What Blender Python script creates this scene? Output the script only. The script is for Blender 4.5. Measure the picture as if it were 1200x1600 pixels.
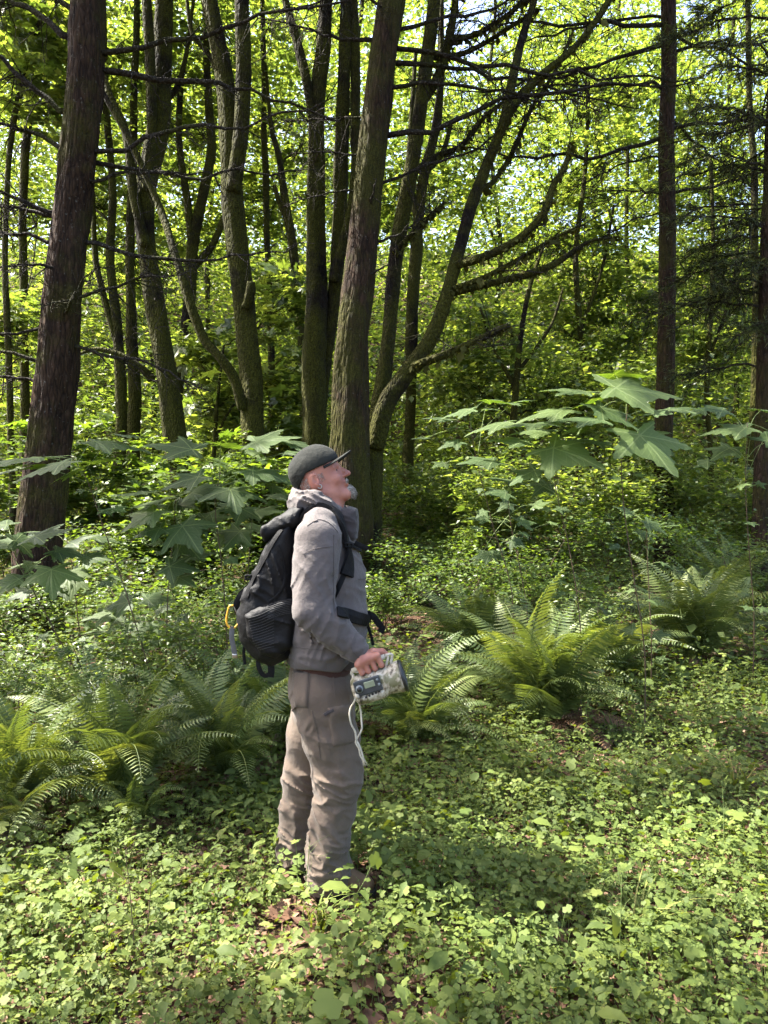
import bpy, math, random
import numpy as np
from mathutils import Vector, Matrix
from mathutils.bvhtree import BVHTree

sc = bpy.context.scene
for o in list(bpy.data.objects): bpy.data.objects.remove(o)
COL = sc.collection
rng = np.random.default_rng(7)
random.seed(7)

# ------------------------------------------------------------------ camera
FPX = 1155.0                      # focal length in photo pixels (1200 x 1600)
PITCH = math.atan(35 / FPX)
CAMZ = 1.6
cam = bpy.data.cameras.new('camera'); camo = bpy.data.objects.new('camera', cam); COL.objects.link(camo)
camo.location = (0, 0, CAMZ); camo.rotation_euler = (math.pi / 2 - PITCH, 0, 0)
cam.sensor_fit = 'VERTICAL'; cam.sensor_height = 36; cam.lens = 36 * FPX / 1600
cam.clip_start = 0.05; cam.clip_end = 600
sc.camera = camo

# ------------------------------------------------------------------ light
SUN_EL = math.radians(55); SUN_AZ = math.radians(-76)         # azimuth from +Y towards +X
SUN = np.array([math.sin(SUN_AZ) * math.cos(SUN_EL), math.cos(SUN_AZ) * math.cos(SUN_EL), math.sin(SUN_EL)])
w = bpy.data.worlds.new('World'); sc.world = w; w.use_nodes = True
nt = w.node_tree; nt.nodes.clear()
sky = nt.nodes.new('ShaderNodeTexSky'); sky.sky_type = 'NISHITA'; sky.sun_disc = False
sky.sun_elevation = SUN_EL; sky.sun_rotation = SUN_AZ; sky.air_density = 1.0; sky.dust_density = 4.0; sky.ozone_density = 0.6
bg = nt.nodes.new('ShaderNodeBackground'); bg.inputs['Strength'].default_value = 0.12
wo = nt.nodes.new('ShaderNodeOutputWorld')
nt.links.new(sky.outputs[0], bg.inputs[0]); nt.links.new(bg.outputs[0], wo.inputs[0])
sl = bpy.data.lights.new('sun', 'SUN'); sl.energy = 5.0; sl.angle = math.radians(0.53); sl.color = (1.0, 0.95, 0.86)
so = bpy.data.objects.new('sun', sl); COL.objects.link(so)
so.rotation_euler = Vector(SUN).to_track_quat('Z', 'Y').to_euler(); so.location = (-10, 10, 20)
sc.view_settings.view_transform = 'Standard'; sc.view_settings.look = 'None'
sc.view_settings.exposure = 2.65; sc.view_settings.gamma = 1.0; sc.view_settings.use_curve_mapping = False
cy = sc.cycles
cy.max_bounces = 4; cy.diffuse_bounces = 3; cy.glossy_bounces = 2; cy.transmission_bounces = 5; cy.transparent_max_bounces = 6
cy.caustics_reflective = False; cy.caustics_refractive = False; cy.sample_clamp_indirect = 6.0
cy.use_adaptive_sampling = True; cy.adaptive_threshold = 0.04; cy.use_denoising = True

# ------------------------------------------------------------------ helpers
_c, _s = math.cos(PITCH), math.sin(PITCH)
def P(px, py, d):
    """World point seen at photo pixel (px, py) at distance d along +Y."""
    a = (px - 600) / FPX; b = (800 - py) / FPX
    dy = _c + b * _s; dz = -_s + b * _c
    t = d / dy
    return np.array([a * t, d, CAMZ + dz * t])
def rays(px, py):
    a = (px - 600) / FPX; b = (800 - py) / FPX
    v = np.array([a, _c + b * _s, -_s + b * _c]); return v / np.linalg.norm(v)

def _hash(ix, iy, iz, seed):
    with np.errstate(over='ignore'):
        h = (ix.astype(np.uint32) * np.uint32(374761393) + iy.astype(np.uint32) * np.uint32(668265263)
             + iz.astype(np.uint32) * np.uint32(2246822519) + np.uint32(seed * 3266489917 % 4294967296))
        h = (h ^ (h >> np.uint32(13))) * np.uint32(1274126177)
        h = h ^ (h >> np.uint32(16))
    return h.astype(np.float32) / np.float32(4294967295)
def vnoise(p, seed=0):
    p = np.asarray(p, float); f = np.floor(p); i = f.astype(np.int64); u = p - f; u = u * u * (3 - 2 * u)
    r = 0
    for dx in (0, 1):
        for dy in (0, 1):
            for dz in (0, 1):
                wgt = (u[..., 0] if dx else 1 - u[..., 0]) * (u[..., 1] if dy else 1 - u[..., 1]) * (u[..., 2] if dz else 1 - u[..., 2])
                r = r + wgt * _hash(i[..., 0] + dx, i[..., 1] + dy, i[..., 2] + dz, seed)
    return r
def fbm(p, octv=3, seed=0):
    r = 0; a = .5; p = np.asarray(p, float)
    for k in range(octv): r = r + a * vnoise(p * 2 ** k, seed + k); a *= .5
    return r / (1 - .5 ** octv)

def gz(x, y):
    """Height of the forest floor."""
    x = np.asarray(x, float); y = np.asarray(y, float)
    q = np.stack([x * .6, y * .6, 0 * x + .5], -1)
    t = np.clip(y - 5, 0, None)
    h = np.clip(y - 24, 0, 40)
    return .05 * np.minimum(t, 40) + .5 * h * np.clip(h / 10, 0, 1) ** .7 + (vnoise(q, 3) - .5) * .10 * np.clip((np.hypot(x, y - 3) - .3), 0, 1)

class G:
    """Collects triangles/quads as numpy arrays and links them as ONE mesh object."""
    def __init__(s): s.V = []; s.T = []; s.Q = []; s.R = []; s.n = 0
    def add(s, V, T=None, Q=None, r=None):
        V = np.asarray(V, float).reshape(-1, 3)
        if T is not None and len(T): s.T.append(np.asarray(T, np.int64).reshape(-1, 3) + s.n)
        if Q is not None and len(Q): s.Q.append(np.asarray(Q, np.int64).reshape(-1, 4) + s.n)
        s.V.append(V)
        s.R.append(np.full(len(V), random.random()) if r is None else (np.full(len(V), r) if np.isscalar(r) else np.asarray(r, float)))
        s.n += len(V)
    def mesh(s, name, mat, smooth=True, origin=(0, 0, 0)):
        V = np.concatenate(s.V) - np.asarray(origin, float); R = np.concatenate(s.R)
        T = np.concatenate(s.T) if s.T else np.zeros((0, 3), np.int64); Q = np.concatenate(s.Q) if s.Q else np.zeros((0, 4), np.int64)
        me = bpy.data.meshes.new(name)
        me.vertices.add(len(V)); me.vertices.foreach_set('co', V.astype(np.float32).ravel())
        L = np.concatenate([T.ravel(), Q.ravel()]).astype(np.int32)
        me.loops.add(len(L)); me.loops.foreach_set('vertex_index', L)
        me.polygons.add(len(T) + len(Q))
        st = np.concatenate([np.arange(len(T)) * 3, len(T) * 3 + np.arange(len(Q)) * 4]).astype(np.int32)
        me.polygons.foreach_set('loop_start', st)
        me.polygons.foreach_set('loop_total', np.concatenate([np.full(len(T), 3), np.full(len(Q), 4)]).astype(np.int32))
        me.polygons.foreach_set('use_smooth', np.full(len(T) + len(Q), smooth))
        me.update(calc_edges=True); me.validate()
        at = me.attributes.new('rnd', 'FLOAT', 'POINT'); at.data.foreach_set('value', R.astype(np.float32))
        if mat: me.materials.append(mat)
        return me
    def build(s, name, mat, parent=None, smooth=True, origin=None, kind=None, label=None):
        if origin is None: origin = parent['_o'] if parent is not None and '_o' in parent else (0, 0, 0)
        me = s.mesh(name, mat, smooth, origin)
        o = bpy.data.objects.new(name, me); COL.objects.link(o)
        if parent is not None: o.parent = parent
        else: o.location = origin
        if kind: o['kind'] = kind
        if label: o['label'] = label
        o['_o'] = list(origin)
        return o
def thing(name, label, cat, loc, group=None):
    o = bpy.data.objects.new(name, None); COL.objects.link(o); o.location = loc; o.empty_display_size = .1
    o['label'] = label; o['category'] = cat; o['_o'] = [float(v) for v in loc]
    if group: o['group'] = group
    return o
def tag(o, label=None, cat=None, group=None, kind=None):
    if label: o['label'] = label
    if cat: o['category'] = cat
    if group: o['group'] = group
    if kind: o['kind'] = kind
    return o

def spline(pts, n):
    """Catmull-Rom through pts (k,m) resampled to n points."""
    pts = np.asarray(pts, float)
    if len(pts) == 2: return pts[0] + (pts[1] - pts[0]) * np.linspace(0, 1, n)[:, None]
    seg = np.r_[0, np.cumsum(np.linalg.norm(np.diff(pts[:, :3], axis=0), axis=1) + 1e-9)]
    t = np.linspace(0, seg[-1], n); m = np.zeros_like(pts)
    m[1:-1] = (pts[2:] - pts[:-2]) / (seg[2:] - seg[:-2])[:, None]
    m[0] = (pts[1] - pts[0]) / (seg[1] - seg[0]); m[-1] = (pts[-1] - pts[-2]) / (seg[-1] - seg[-2])
    i = np.clip(np.searchsorted(seg, t, 'right') - 1, 0, len(pts) - 2); h = (seg[i + 1] - seg[i])[:, None]
    u = ((t - seg[i])[:, None]) / h
    return ((2*u**3-3*u**2+1)*pts[i] + (u**3-2*u**2+u)*h*m[i] + (-2*u**3+3*u**2)*pts[i+1] + (u**3-u**2)*h*m[i+1])
def frames(p):
    t = np.gradient(p, axis=0); t /= np.linalg.norm(t, axis=1)[:, None] + 1e-12
    a = np.where(np.abs(t[:, 2:3]) < .95, np.array([[0, 0, 1.]]), np.array([[1., 0, 0]]))
    if np.abs(t[:, 2]).mean() > .6: a = np.tile(np.array([[0, 1., 0]]), (len(p), 1))
    else: a = np.tile(np.array([[0, 0, 1.]]), (len(p), 1)) + np.array([[.013, .027, 0]])
    u = np.cross(a, t); u /= np.linalg.norm(u, axis=1)[:, None] + 1e-12
    return t, u, np.cross(t, u)
def tube(g, path, rad, seg=8, disp=None, cap=True, r=None):
    p = np.asarray(path, float); n = len(p); rad = np.broadcast_to(np.asarray(rad, float), (n,))
    t, u, v = frames(p)
    th = np.arange(seg) * 2 * math.pi / seg
    R = rad[:, None] * np.ones((1, seg))
    if disp is not None: R = R + disp(p, th, rad)
    V = p[:, None, :] + R[..., None] * (np.cos(th)[None, :, None] * u[:, None, :] + np.sin(th)[None, :, None] * v[:, None, :])
    i = np.arange(n - 1)[:, None] * seg; j = np.arange(seg)[None, :]; k = (j + 1) % seg
    Q = np.stack([i + j, i + k, i + seg + k, i + seg + j], -1).reshape(-1, 4)
    V = V.reshape(-1, 3); T = []
    if cap:
        V = np.concatenate([V, p[:1], p[-1:]]); a = n * seg; b = a + 1
        T = [(a, (q + 1) % seg, q) for q in range(seg)] + [(b, (n - 1) * seg + q, (n - 1) * seg + (q + 1) % seg) for q in range(seg)]
    g.add(V, T, Q, r)

def twigs(g, a, b, r0, seg=4, n=6, sag=.08):
    t = np.linspace(0, 1, n)[:, None]; m = a + (b - a) * t
    m = m + (np.sin(t * math.pi) * rng.normal(0, sag, 3)[None]) * np.linalg.norm(b - a)
    m[1:-1] += rng.normal(0, .012, (n - 2, 3)) * np.linalg.norm(b - a)
    tube(g, m, np.linspace(r0, r0 * .3, n), seg, cap=False); return m
# leaf templates: +X is the tip, +Z the upper face, length 1
def T_kite(wd=.32, fold=.08, droop=.06):
    V = np.array([[0, 0, 0], [.42, wd, fold], [1, 0, -droop], [.42, -wd, fold]]); return V, np.array([[0, 2, 1], [0, 3, 2]])
def T_oval(wd=.3, fold=.07, droop=.12):
    V = np.array([[0, 0, 0], [.45, 0, 0], [1, 0, -droop], [.18, wd * .75, fold * .7], [.5, wd, fold], [.8, wd * .55, 0], [.18, -wd * .75, fold * .7], [.5, -wd, fold], [.8, -wd * .55, 0]])
    return V, np.array([[0, 1, 3], [3, 1, 4], [1, 5, 4], [1, 2, 5], [0, 6, 1], [6, 7, 1], [1, 7, 8], [1, 8, 2]])
def merge_t(parts):
    V = []; T = []; n = 0
    for v, t in parts: V.append(v); T.append(t + n); n += len(v)
    return np.concatenate(V), np.concatenate(T)
def xf(t, ang=0, sc_=1, off=(0, 0, 0), pitch=0):
    v, f = t; c, s = math.cos(pitch), math.sin(pitch)
    v = v * sc_; v = np.stack([v[:, 0] * c + v[:, 2] * s, v[:, 1], -v[:, 0] * s + v[:, 2] * c], -1)
    c, s = math.cos(ang), math.sin(ang)
    return np.stack([v[:, 0] * c - v[:, 1] * s, v[:, 0] * s + v[:, 1] * c, v[:, 2]], -1) + np.array(off), f
def T_trefoil(wd=.36):
    o = (np.array([[0, 0, 0], [.35, wd, .06], [.75, wd * .75, .02], [1, 0, -.1], [.75, -wd * .75, .02], [.35, -wd, .06]]), np.array([[0, 2, 1], [0, 3, 2], [0, 4, 3], [0, 5, 4]]))
    return merge_t([xf(o, 0, .62, (.12, 0, 0), .15), xf(o, 1.75, .52, (.02, .02, 0), .18), xf(o, -1.75, .52, (.02, -.02, 0), .18)])
def T_palm(lobes=5, notch=.45, teeth=True, cup=.10, droop=.22, seed=1):
    r0 = random.Random(seed)
    angs = {5: (-118, -58, 0, 58, 118), 7: (-140, -95, -48, 0, 48, 95, 140)}[lobes]
    lens = {5: (.55, .88, 1, .88, .55), 7: (.48, .72, .92, 1, .92, .72, .48)}[lobes]
    out = [(-168, .10)]
    for k, (a, l) in enumerate(zip(angs, lens)):
        a += r0.uniform(-4, 4); l *= r0.uniform(.92, 1.05); h = (angs[1] - angs[0]) / 2
        if teeth:
            out += [(a - h * .55, l * .60), (a - h * .50, l * .72), (a - h * .24, l * .76), (a - h * .2, l * .88), (a, l), (a + h * .2, l * .88), (a + h * .24, l * .76), (a + h * .50, l * .72), (a + h * .55, l * .60)]
        else: out += [(a - h * .4, l * .72), (a, l), (a + h * .4, l * .72)]
        if k < len(angs) - 1:
            b = (a + angs[k + 1]) / 2; out.append((b, notch * min(l, lens[k + 1]) + .03))
    out.append((168, .10))
    A = np.radians([q[0] for q in out]); Rr = np.array([q[1] for q in out])
    def z(x, y, rr): return cup * rr - droop * rr ** 2 + .035 * np.cos(np.arctan2(y, x) * 6.2) * rr
    X, Y = Rr * np.cos(A), Rr * np.sin(A)
    V = [np.array([[0, 0, 0]]), np.stack([X * .5, Y * .5, z(X * .5, Y * .5, Rr * .5)], -1), np.stack([X, Y, z(X, Y, Rr)], -1)]
    n = len(out); T = []
    for i in range(n - 1):
        T += [(0, 1 + i, 2 + i), (1 + i, 1 + n + i, 2 + n + i), (1 + i, 2 + n + i, 2 + i)]
    return np.concatenate(V), np.array(T)

def T_fan(kind):
    """Cheap lobed leaves: 'maple' pointed lobes, 'herb' rounded lobes."""
    out = [(-165, .12)]
    for k, (a, l) in enumerate(zip((-118, -58, 0, 58, 118), (.58, .9, 1, .9, .58))):
        out += [(a, l)] if kind == 'maple' else [(a - 15, l * .93), (a + 15, l * .93)]
        if k < 4: out.append((a + 30, .5 if kind == 'maple' else .66))
    out.append((165, .12)); A = np.radians([q[0] for q in out]); R_ = np.array([q[1] for q in out])
    V = np.vstack([[[0, 0, 0]], np.stack([R_ * np.cos(A), R_ * np.sin(A), .10 * R_ - .26 * R_ ** 2], -1)]); return V, np.array([(0, i, i + 1) for i in range(1, len(out))])
def T_oval4(wd=.34, fold=.07, droop=.12):
    V = np.array([[0, 0, 0], [.5, 0, -.01], [1, 0, -droop], [.32, wd, fold], [.72, wd * .8, fold * .4], [.32, -wd, fold], [.72, -wd * .8, fold * .4]])
    return V, np.array([[0, 1, 3], [3, 1, 4], [1, 2, 4], [0, 5, 1], [5, 6, 1], [1, 6, 2]])
def unit(v): return v / (np.linalg.norm(v, axis=-1, keepdims=True) + 1e-12)
def scatter(g, tmpl, pos, tilt=.5, size=.05, sizevar=.35, r=None, normal=None, head=None):
    """Adds one leaf per position; the normal is up, leaned by a random tilt."""
    V0, T0 = tmpl; n = len(pos); pos = np.asarray(pos, float)
    if n == 0: return
    if normal is None:
        a = rng.uniform(0, 2 * math.pi, n); tl = np.abs(rng.normal(0, tilt, n)); nm = np.stack([np.sin(tl) * np.cos(a), np.sin(tl) * np.sin(a), np.cos(tl)], -1)
    else: nm = unit(normal + rng.normal(0, tilt, (n, 3)))
    hd = rng.normal(0, 1, (n, 3)) if head is None else head + rng.normal(0, .35, (n, 3))
    tx = unit(hd - (hd * nm).sum(-1, keepdims=True) * nm); ty = np.cross(nm, tx)
    s = (size * np.exp(rng.normal(0, sizevar, n)))[:, None]
    W = pos[:, None, :] + s[:, None, :] * (V0[None, :, 0:1] * tx[:, None, :] + V0[None, :, 1:2] * ty[:, None, :] + V0[None, :, 2:3] * nm[:, None, :])
    T = (T0[None] + (np.arange(n) * len(V0))[:, None, None]).reshape(-1, 3)
    rr = rng.random(n) if r is None else r
    g.add(W.reshape(-1, 3), T, None, np.repeat(rr, len(V0)))

# ------------------------------------------------------------------ materials
def newmat(name):
    m = bpy.data.materials.new(name); m.use_nodes = True; m.node_tree.nodes.clear(); return m, m.node_tree
class N:
    def __init__(s, nt): s.t = nt
    def __call__(s, typ, **kw):
        n = s.t.nodes.new('ShaderNode' + typ)
        for k, v in kw.items():
            if k.startswith('_'): setattr(n, k[1:], v)
            else: n.inputs[k.replace('__', ' ')].default_value = v
        return n
    def l(s, a, b): s.t.links.new(a, b)
def ramp(nd, fac, stops):
    r = nd('ValToRGB'); el = r.color_ramp.elements
    while len(el) < len(stops): el.new(.5)
    for e, (p, c) in zip(el, stops): e.position = p; e.color = (*c, 1)
    nd.l(fac, r.inputs[0]); return r.outputs[0]
def mixc(nd, fac, a, b, bt='MIX'):
    m = nd('Mix', _data_type='RGBA', _blend_type=bt)
    if hasattr(fac, 'node'): nd.l(fac, m.inputs[0])
    else: m.inputs[0].default_value = fac
    for q, i in ((a, 6), (b, 7)):
        if hasattr(q, 'node'): nd.l(q, m.inputs[i])
        else: m.inputs[i].default_value = (*q, 1)
    return m.outputs[2]
def leaf_mat(name, stops, trans, tfac=.42, rough=.45, spec=.4, obj_random=False, spots=.25, veins=False):
    m, t = newmat(name); nd = N(t)
    at = nd('Attribute', _attribute_name='rnd'); fac = at.outputs['Fac']
    if obj_random:
        oi = nd('ObjectInfo'); ad = nd('Math', _operation='ADD'); nd.l(fac, ad.inputs[0]); nd.l(oi.outputs['Random'], ad.inputs[1])
        fr = nd('Math', _operation='FRACT'); nd.l(ad.outputs[0], fr.inputs[0]); fac = fr.outputs[0]
    col = ramp(nd, fac, stops)
    geo = nd('NewGeometry'); no = nd('TexNoise', Scale=2.3, Detail=2.0); nd.l(geo.outputs['Position'], no.inputs['Vector'])
    hv = nd('HueSaturation', Saturation=.92); mr = nd('MapRange'); mr.inputs[1].default_value = .3; mr.inputs[2].default_value = .7; mr.inputs[3].default_value = 1 - spots; mr.inputs[4].default_value = 1 + spots
    nd.l(no.outputs['Fac'], mr.inputs[0]); nd.l(mr.outputs[0], hv.inputs['Value']); nd.l(col, hv.inputs['Color']); col = hv.outputs[0]
    if veins:      # pale ribs fanning out from the stalk, with fine side ribs
        tc = nd('TexCoord'); sx = nd('SeparateXYZ'); nd.l(tc.outputs['Object'], sx.inputs[0])
        def mt(op, a, b_=None):
            q = nd('Math', _operation=op)
            for i, v in enumerate((a, b_)):
                if v is None: continue
                if hasattr(v, 'node'): nd.l(v, q.inputs[i])
                else: q.inputs[i].default_value = v
            return q.outputs[0]
        an = mt('ARCTAN2', sx.outputs['Y'], sx.outputs['X']); st = math.radians(58.5); fr = mt('SUBTRACT', mt('FRACT', mt('ADD', mt('DIVIDE', an, st), .5)), .5)
        rr_ = mt('SQRT', mt('ADD', mt('MULTIPLY', sx.outputs['X'], sx.outputs['X']), mt('MULTIPLY', sx.outputs['Y'], sx.outputs['Y'])))
        dv = mt('MULTIPLY', mt('ABSOLUTE', fr), mt('MULTIPLY', rr_, st)); v1 = mt('LESS_THAN', dv, .013)
        side = mt('LESS_THAN', mt('FRACT', mt('MULTIPLY', mt('SUBTRACT', rr_, dv), 9.0)), .13); va = mt('MAXIMUM', v1, mt('MULTIPLY', side, .35))
        col = mixc(nd, mt('MULTIPLY', va, .55), col, (.16, .20, .09))
    b = nd('BsdfPrincipled', Roughness=rough); b.inputs['Specular IOR Level'].default_value = spec; nd.l(col, b.inputs['Base Color'])
    tr = nd('BsdfTranslucent'); nd.l(mixc(nd, 1.0, col, trans, 'MULTIPLY'), tr.inputs[0])
    mx = nd('MixShader'); mx.inputs[0].default_value = tfac; nd.l(b.outputs[0], mx.inputs[1]); nd.l(tr.outputs[0], mx.inputs[2])
    o = nd('OutputMaterial'); nd.l(mx.outputs[0], o.inputs[0]); return m
def solid(name, col, rough=.7, spec=.3, var=.25, scale=30, bump=0.0, bscale=200, metal=0, col2=None):
    m, t = newmat(name); nd = N(t)
    tc = nd('TexCoord'); no = nd('TexNoise', Scale=scale, Detail=4.0); nd.l(tc.outputs['Object'], no.inputs['Vector'])
    c2 = col2 or tuple(c * (1 - var) for c in col); c1 = tuple(min(1, c * (1 + var)) for c in col)
    cc = ramp(nd, no.outputs['Fac'], [(.3, c2), (.7, c1)])
    b = nd('BsdfPrincipled', Roughness=rough, Metallic=metal); b.inputs['Specular IOR Level'].default_value = spec; nd.l(cc, b.inputs['Base Color'])
    if bump:
        n2 = nd('TexNoise', Scale=bscale, Detail=3.0); nd.l(tc.outputs['Object'], n2.inputs['Vector'])
        bp = nd('Bump', Strength=bump, Distance=.004); nd.l(n2.outputs['Fac'], bp.inputs['Height']); nd.l(bp.outputs[0], b.inputs['Normal'])
    o = nd('OutputMaterial'); nd.l(b.outputs[0], o.inputs[0]); return m
def bark_mat(name, dark, light, moss_amt, moss=((.035, .042, .008), (.11, .12, .022)), lichen=.25, zs=.22):
    m, t = newmat(name); nd = N(t); tc = nd('TexCoord')
    mp = nd('Mapping'); mp.inputs['Scale'].default_value = (1, 1, zs); nd.l(tc.outputs['Object'], mp.inputs[0])
    n1 = nd('TexNoise', Scale=22.0, Detail=6.0, Roughness=.65); nd.l(mp.outputs[0], n1.inputs['Vector'])
    v1 = nd('TexVoronoi', Scale=26.0, _feature='DISTANCE_TO_EDGE'); nd.l(mp.outputs[0], v1.inputs['Vector'])
    col = ramp(nd, n1.outputs['Fac'], [(.32, dark), (.7, light)])
    crack = ramp(nd, v1.outputs['Distance'], [(0, (.35,) * 3), (.16, (1, 1, 1))]); col = mixc(nd, .8, col, crack, 'MULTIPLY')
    nl = nd('TexNoise', Scale=34.0, Detail=3.0); nd.l(tc.outputs['Object'], nl.inputs['Vector'])
    lf = ramp(nd, nl.outputs['Fac'], [(.66, (0, 0, 0)), (.70, (lichen,) * 3)]); col = mixc(nd, lf, col, (.26, .27, .23))
    nm = nd('TexNoise', Scale=1.7, Detail=5.0, Roughness=.6); nd.l(tc.outputs['Object'], nm.inputs['Vector'])
    nf = nd('TexNoise', Scale=70.0, Detail=3.0); nd.l(tc.outputs['Object'], nf.inputs['Vector'])
    mc = ramp(nd, nf.outputs['Fac'], [(.3, moss[0]), (.75, moss[1])])
    c = 1 - moss_amt
    mf = ramp(nd, nm.outputs['Fac'], [(max(0, .3 + .4 * c - .08), (0, 0, 0)), (min(1, .3 + .4 * c + .08), (.95,) * 3)])
    col = mixc(nd, mf, col, mc)
    b = nd('BsdfPrincipled', Roughness=.9); b.inputs['Specular IOR Level'].default_value = .15; nd.l(col, b.inputs['Base Color'])
    ad = nd('Math', _operation='MULTIPLY_ADD'); nd.l(n1.outputs['Fac'], ad.inputs[0]); ad.inputs[1].default_value = .6; nd.l(v1.outputs['Distance'], ad.inputs[2])
    bp = nd('Bump', Strength=1.0, Distance=.045); nd.l(ad.outputs[0], bp.inputs['Height']); nd.l(bp.outputs[0], b.inputs['Normal'])
    o = nd('OutputMaterial'); nd.l(b.outputs[0], o.inputs[0]); return m

M = {}
M['fir_bark'] = bark_mat('fir_bark', (.010, .0058, .0038), (.054, .031, .0175), .36, moss=((.012, .012, .002), (.060, .056, .008)), lichen=.2)
M['maple_bark'] = bark_mat('maple_bark', (.005, .0038, .0026), (.018, .012, .007), .66, moss=((.008, .0085, .0012), (.068, .068, .007)), lichen=.12, zs=.4)
M['dead_wood'] = bark_mat('dead_wood', (.014, .011, .008), (.05, .042, .032), .3, moss=((.014, .015, .003), (.05, .052, .012)), lichen=.3, zs=1)
M['twig'] = solid('twig', (.16, .14, .11), .9, .1)
M['stem'] = solid('stem', (.075, .05, .03), .7, .2)
M['green_stem'] = solid('green_stem', (.12, .16, .05), .6, .2)
M['big_leaf'] = leaf_mat('big_leaf', [(0, (.034, .060, .018)), (.5, (.046, .078, .021)), (1, (.066, .10, .024))], (2.1, 2.2, .4), .40, .58, .25, True, veins=True)
M['maple_leaf'] = leaf_mat('maple_leaf', [(0, (.035, .060, .013)), (.35, (.065, .10, .02)), (.7, (.105, .145, .028)), (1, (.17, .20, .045))], (2.2, 2.15, .8), .5, .36, .5)
M['shrub_leaf'] = leaf_mat('shrub_leaf', [(0, (.042, .075, .015)), (.5, (.07, .115, .02)), (1, (.11, .155, .026))], (2.0, 2.0, .5), .42, .42, .42)
M['herb_leaf'] = leaf_mat('herb_leaf', [(0, (.045, .072, .014)), (.4, (.075, .11, .018)), (.75, (.115, .15, .024)), (.93, (.17, .185, .035)), (1, (.25, .21, .06))], (1.8, 1.7, .45), .36, .6, .22)
M['fern'] = leaf_mat('fern', [(0, (.055, .085, .02)), (.6, (.09, .125, .03)), (1, (.14, .17, .042))], (1.7, 1.6, .5), .28, .45, .32, True)
M['needle'] = leaf_mat('needle', [(0, (.025, .042, .014)), (.6, (.05, .07, .02)), (1, (.10, .115, .035))], (1.8, 1.6, .6), .3, .5, .3)
M['litter'] = leaf_mat('litter', [(0, (.06, .03, .018)), (.5, (.13, .065, .035)), (1, (.24, .15, .09))], (1.2, 1, .8), .15, .7, .2)
# ------------------------------------------------------------------ ground
def ground():
    ax = np.sinh(np.linspace(-5, 5, 181)) / np.sinh(5) * 90
    ay = np.concatenate([-np.sinh(np.linspace(4, 0, 40)) / np.sinh(4) * 40, np.sinh(np.linspace(0, 5, 180))[1:] / np.sinh(5) * 150]) + 2.0
    X, Y = np.meshgrid(ax, ay, indexing='ij'); Z = gz(X, Y)
    V = np.stack([X, Y, Z], -1).reshape(-1, 3); ny = len(ay)
    i = (np.arange(len(ax) - 1)[:, None] * ny + np.arange(ny - 1)[None, :]).reshape(-1)
    g = G(); g.add(V, None, np.stack([i, i + ny, i + ny + 1, i + 1], -1), 0.5)
    m, t = newmat('forest_floor'); nd = N(t); tc = nd('TexCoord')
    n1 = nd('TexNoise', Scale=9.0, Detail=8.0, Roughness=.7); nd.l(tc.outputs['Object'], n1.inputs['Vector'])
    n2 = nd('TexNoise', Scale=.9, Detail=4.0); nd.l(tc.outputs['Object'], n2.inputs['Vector'])
    v = nd('TexVoronoi', Scale=60.0); nd.l(tc.outputs['Object'], v.inputs['Vector'])
    c = ramp(nd, n1.outputs['Fac'], [(.3, (.022, .014, .009)), (.55, (.06, .036, .022)), (.8, (.12, .075, .048))])
    c = mixc(nd, .35, c, v.outputs['Color'], 'SOFT_LIGHT')
    c = mixc(nd, ramp(nd, n2.outputs['Fac'], [(.5, (0, 0, 0)), (.62, (.55,) * 3)]), c, (.03, .045, .012))
    b = nd('BsdfPrincipled', Roughness=.95); nd.l(c, b.inputs['Base Color']); b.inputs['Specular IOR Level'].default_value = .1
    bp = nd('Bump', Strength=1.0, Distance=.03); nd.l(n1.outputs['Fac'], bp.inputs['Height']); nd.l(bp.outputs[0], b.inputs['Normal'])
    o = nd('OutputMaterial'); nd.l(b.outputs[0], o.inputs[0])
    tag(g.build('forest_floor', m), 'brown forest floor under the green undergrowth', kind='structure')
ground()

# sunlit spots that the crowns overhead leave open: pixel, distance, radius in metres
SUNSPOTS = [(P(*a[:3]), a[3]) for a in [
    (230, 1440, 2.75, .55), (540, 1430, 2.75, .35), (1090, 1130, 5.0, .8), (430, 900, 3.0, .22), (455, 1230, 3.0, .34), (470, 760, 3.0, .24), (820, 1570, 2.35, .3), (60, 1560, 2.4, .3),
    (850, 1000, 5.0, .5), (90, 1180, 3.6, .3), (200, 960, 5.2, .7), (1080, 940, 6.7, .5), (1110, 1490, 2.6, .5), (660, 740, 9.5, 2.0), (900, 720, 10.0, 1.6), (300, 720, 9.5, 1.4),
    (640, 900, 9.0, .4), (210, 1270, 3.4, .18), (780, 1265, 3.6, .08), (620, 1100, 4.4, .25), (940, 780, 8.0, .8),
    (35, 900, 7.3, .3), (660, 540, 9.3, .5)]]
def open_to_sun(c, rad):
    keep = np.ones(len(c), bool)
    for q, r in SUNSPOTS:
        k = (c[:, 2] - q[2]) / SUN[2]
        f = c - SUN[None] * k[:, None]
        keep &= ~((np.hypot(f[:, 0] - q[0], f[:, 1] - q[1]) < r + rad * .55) & (k > 2.5))
    return keep

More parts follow.
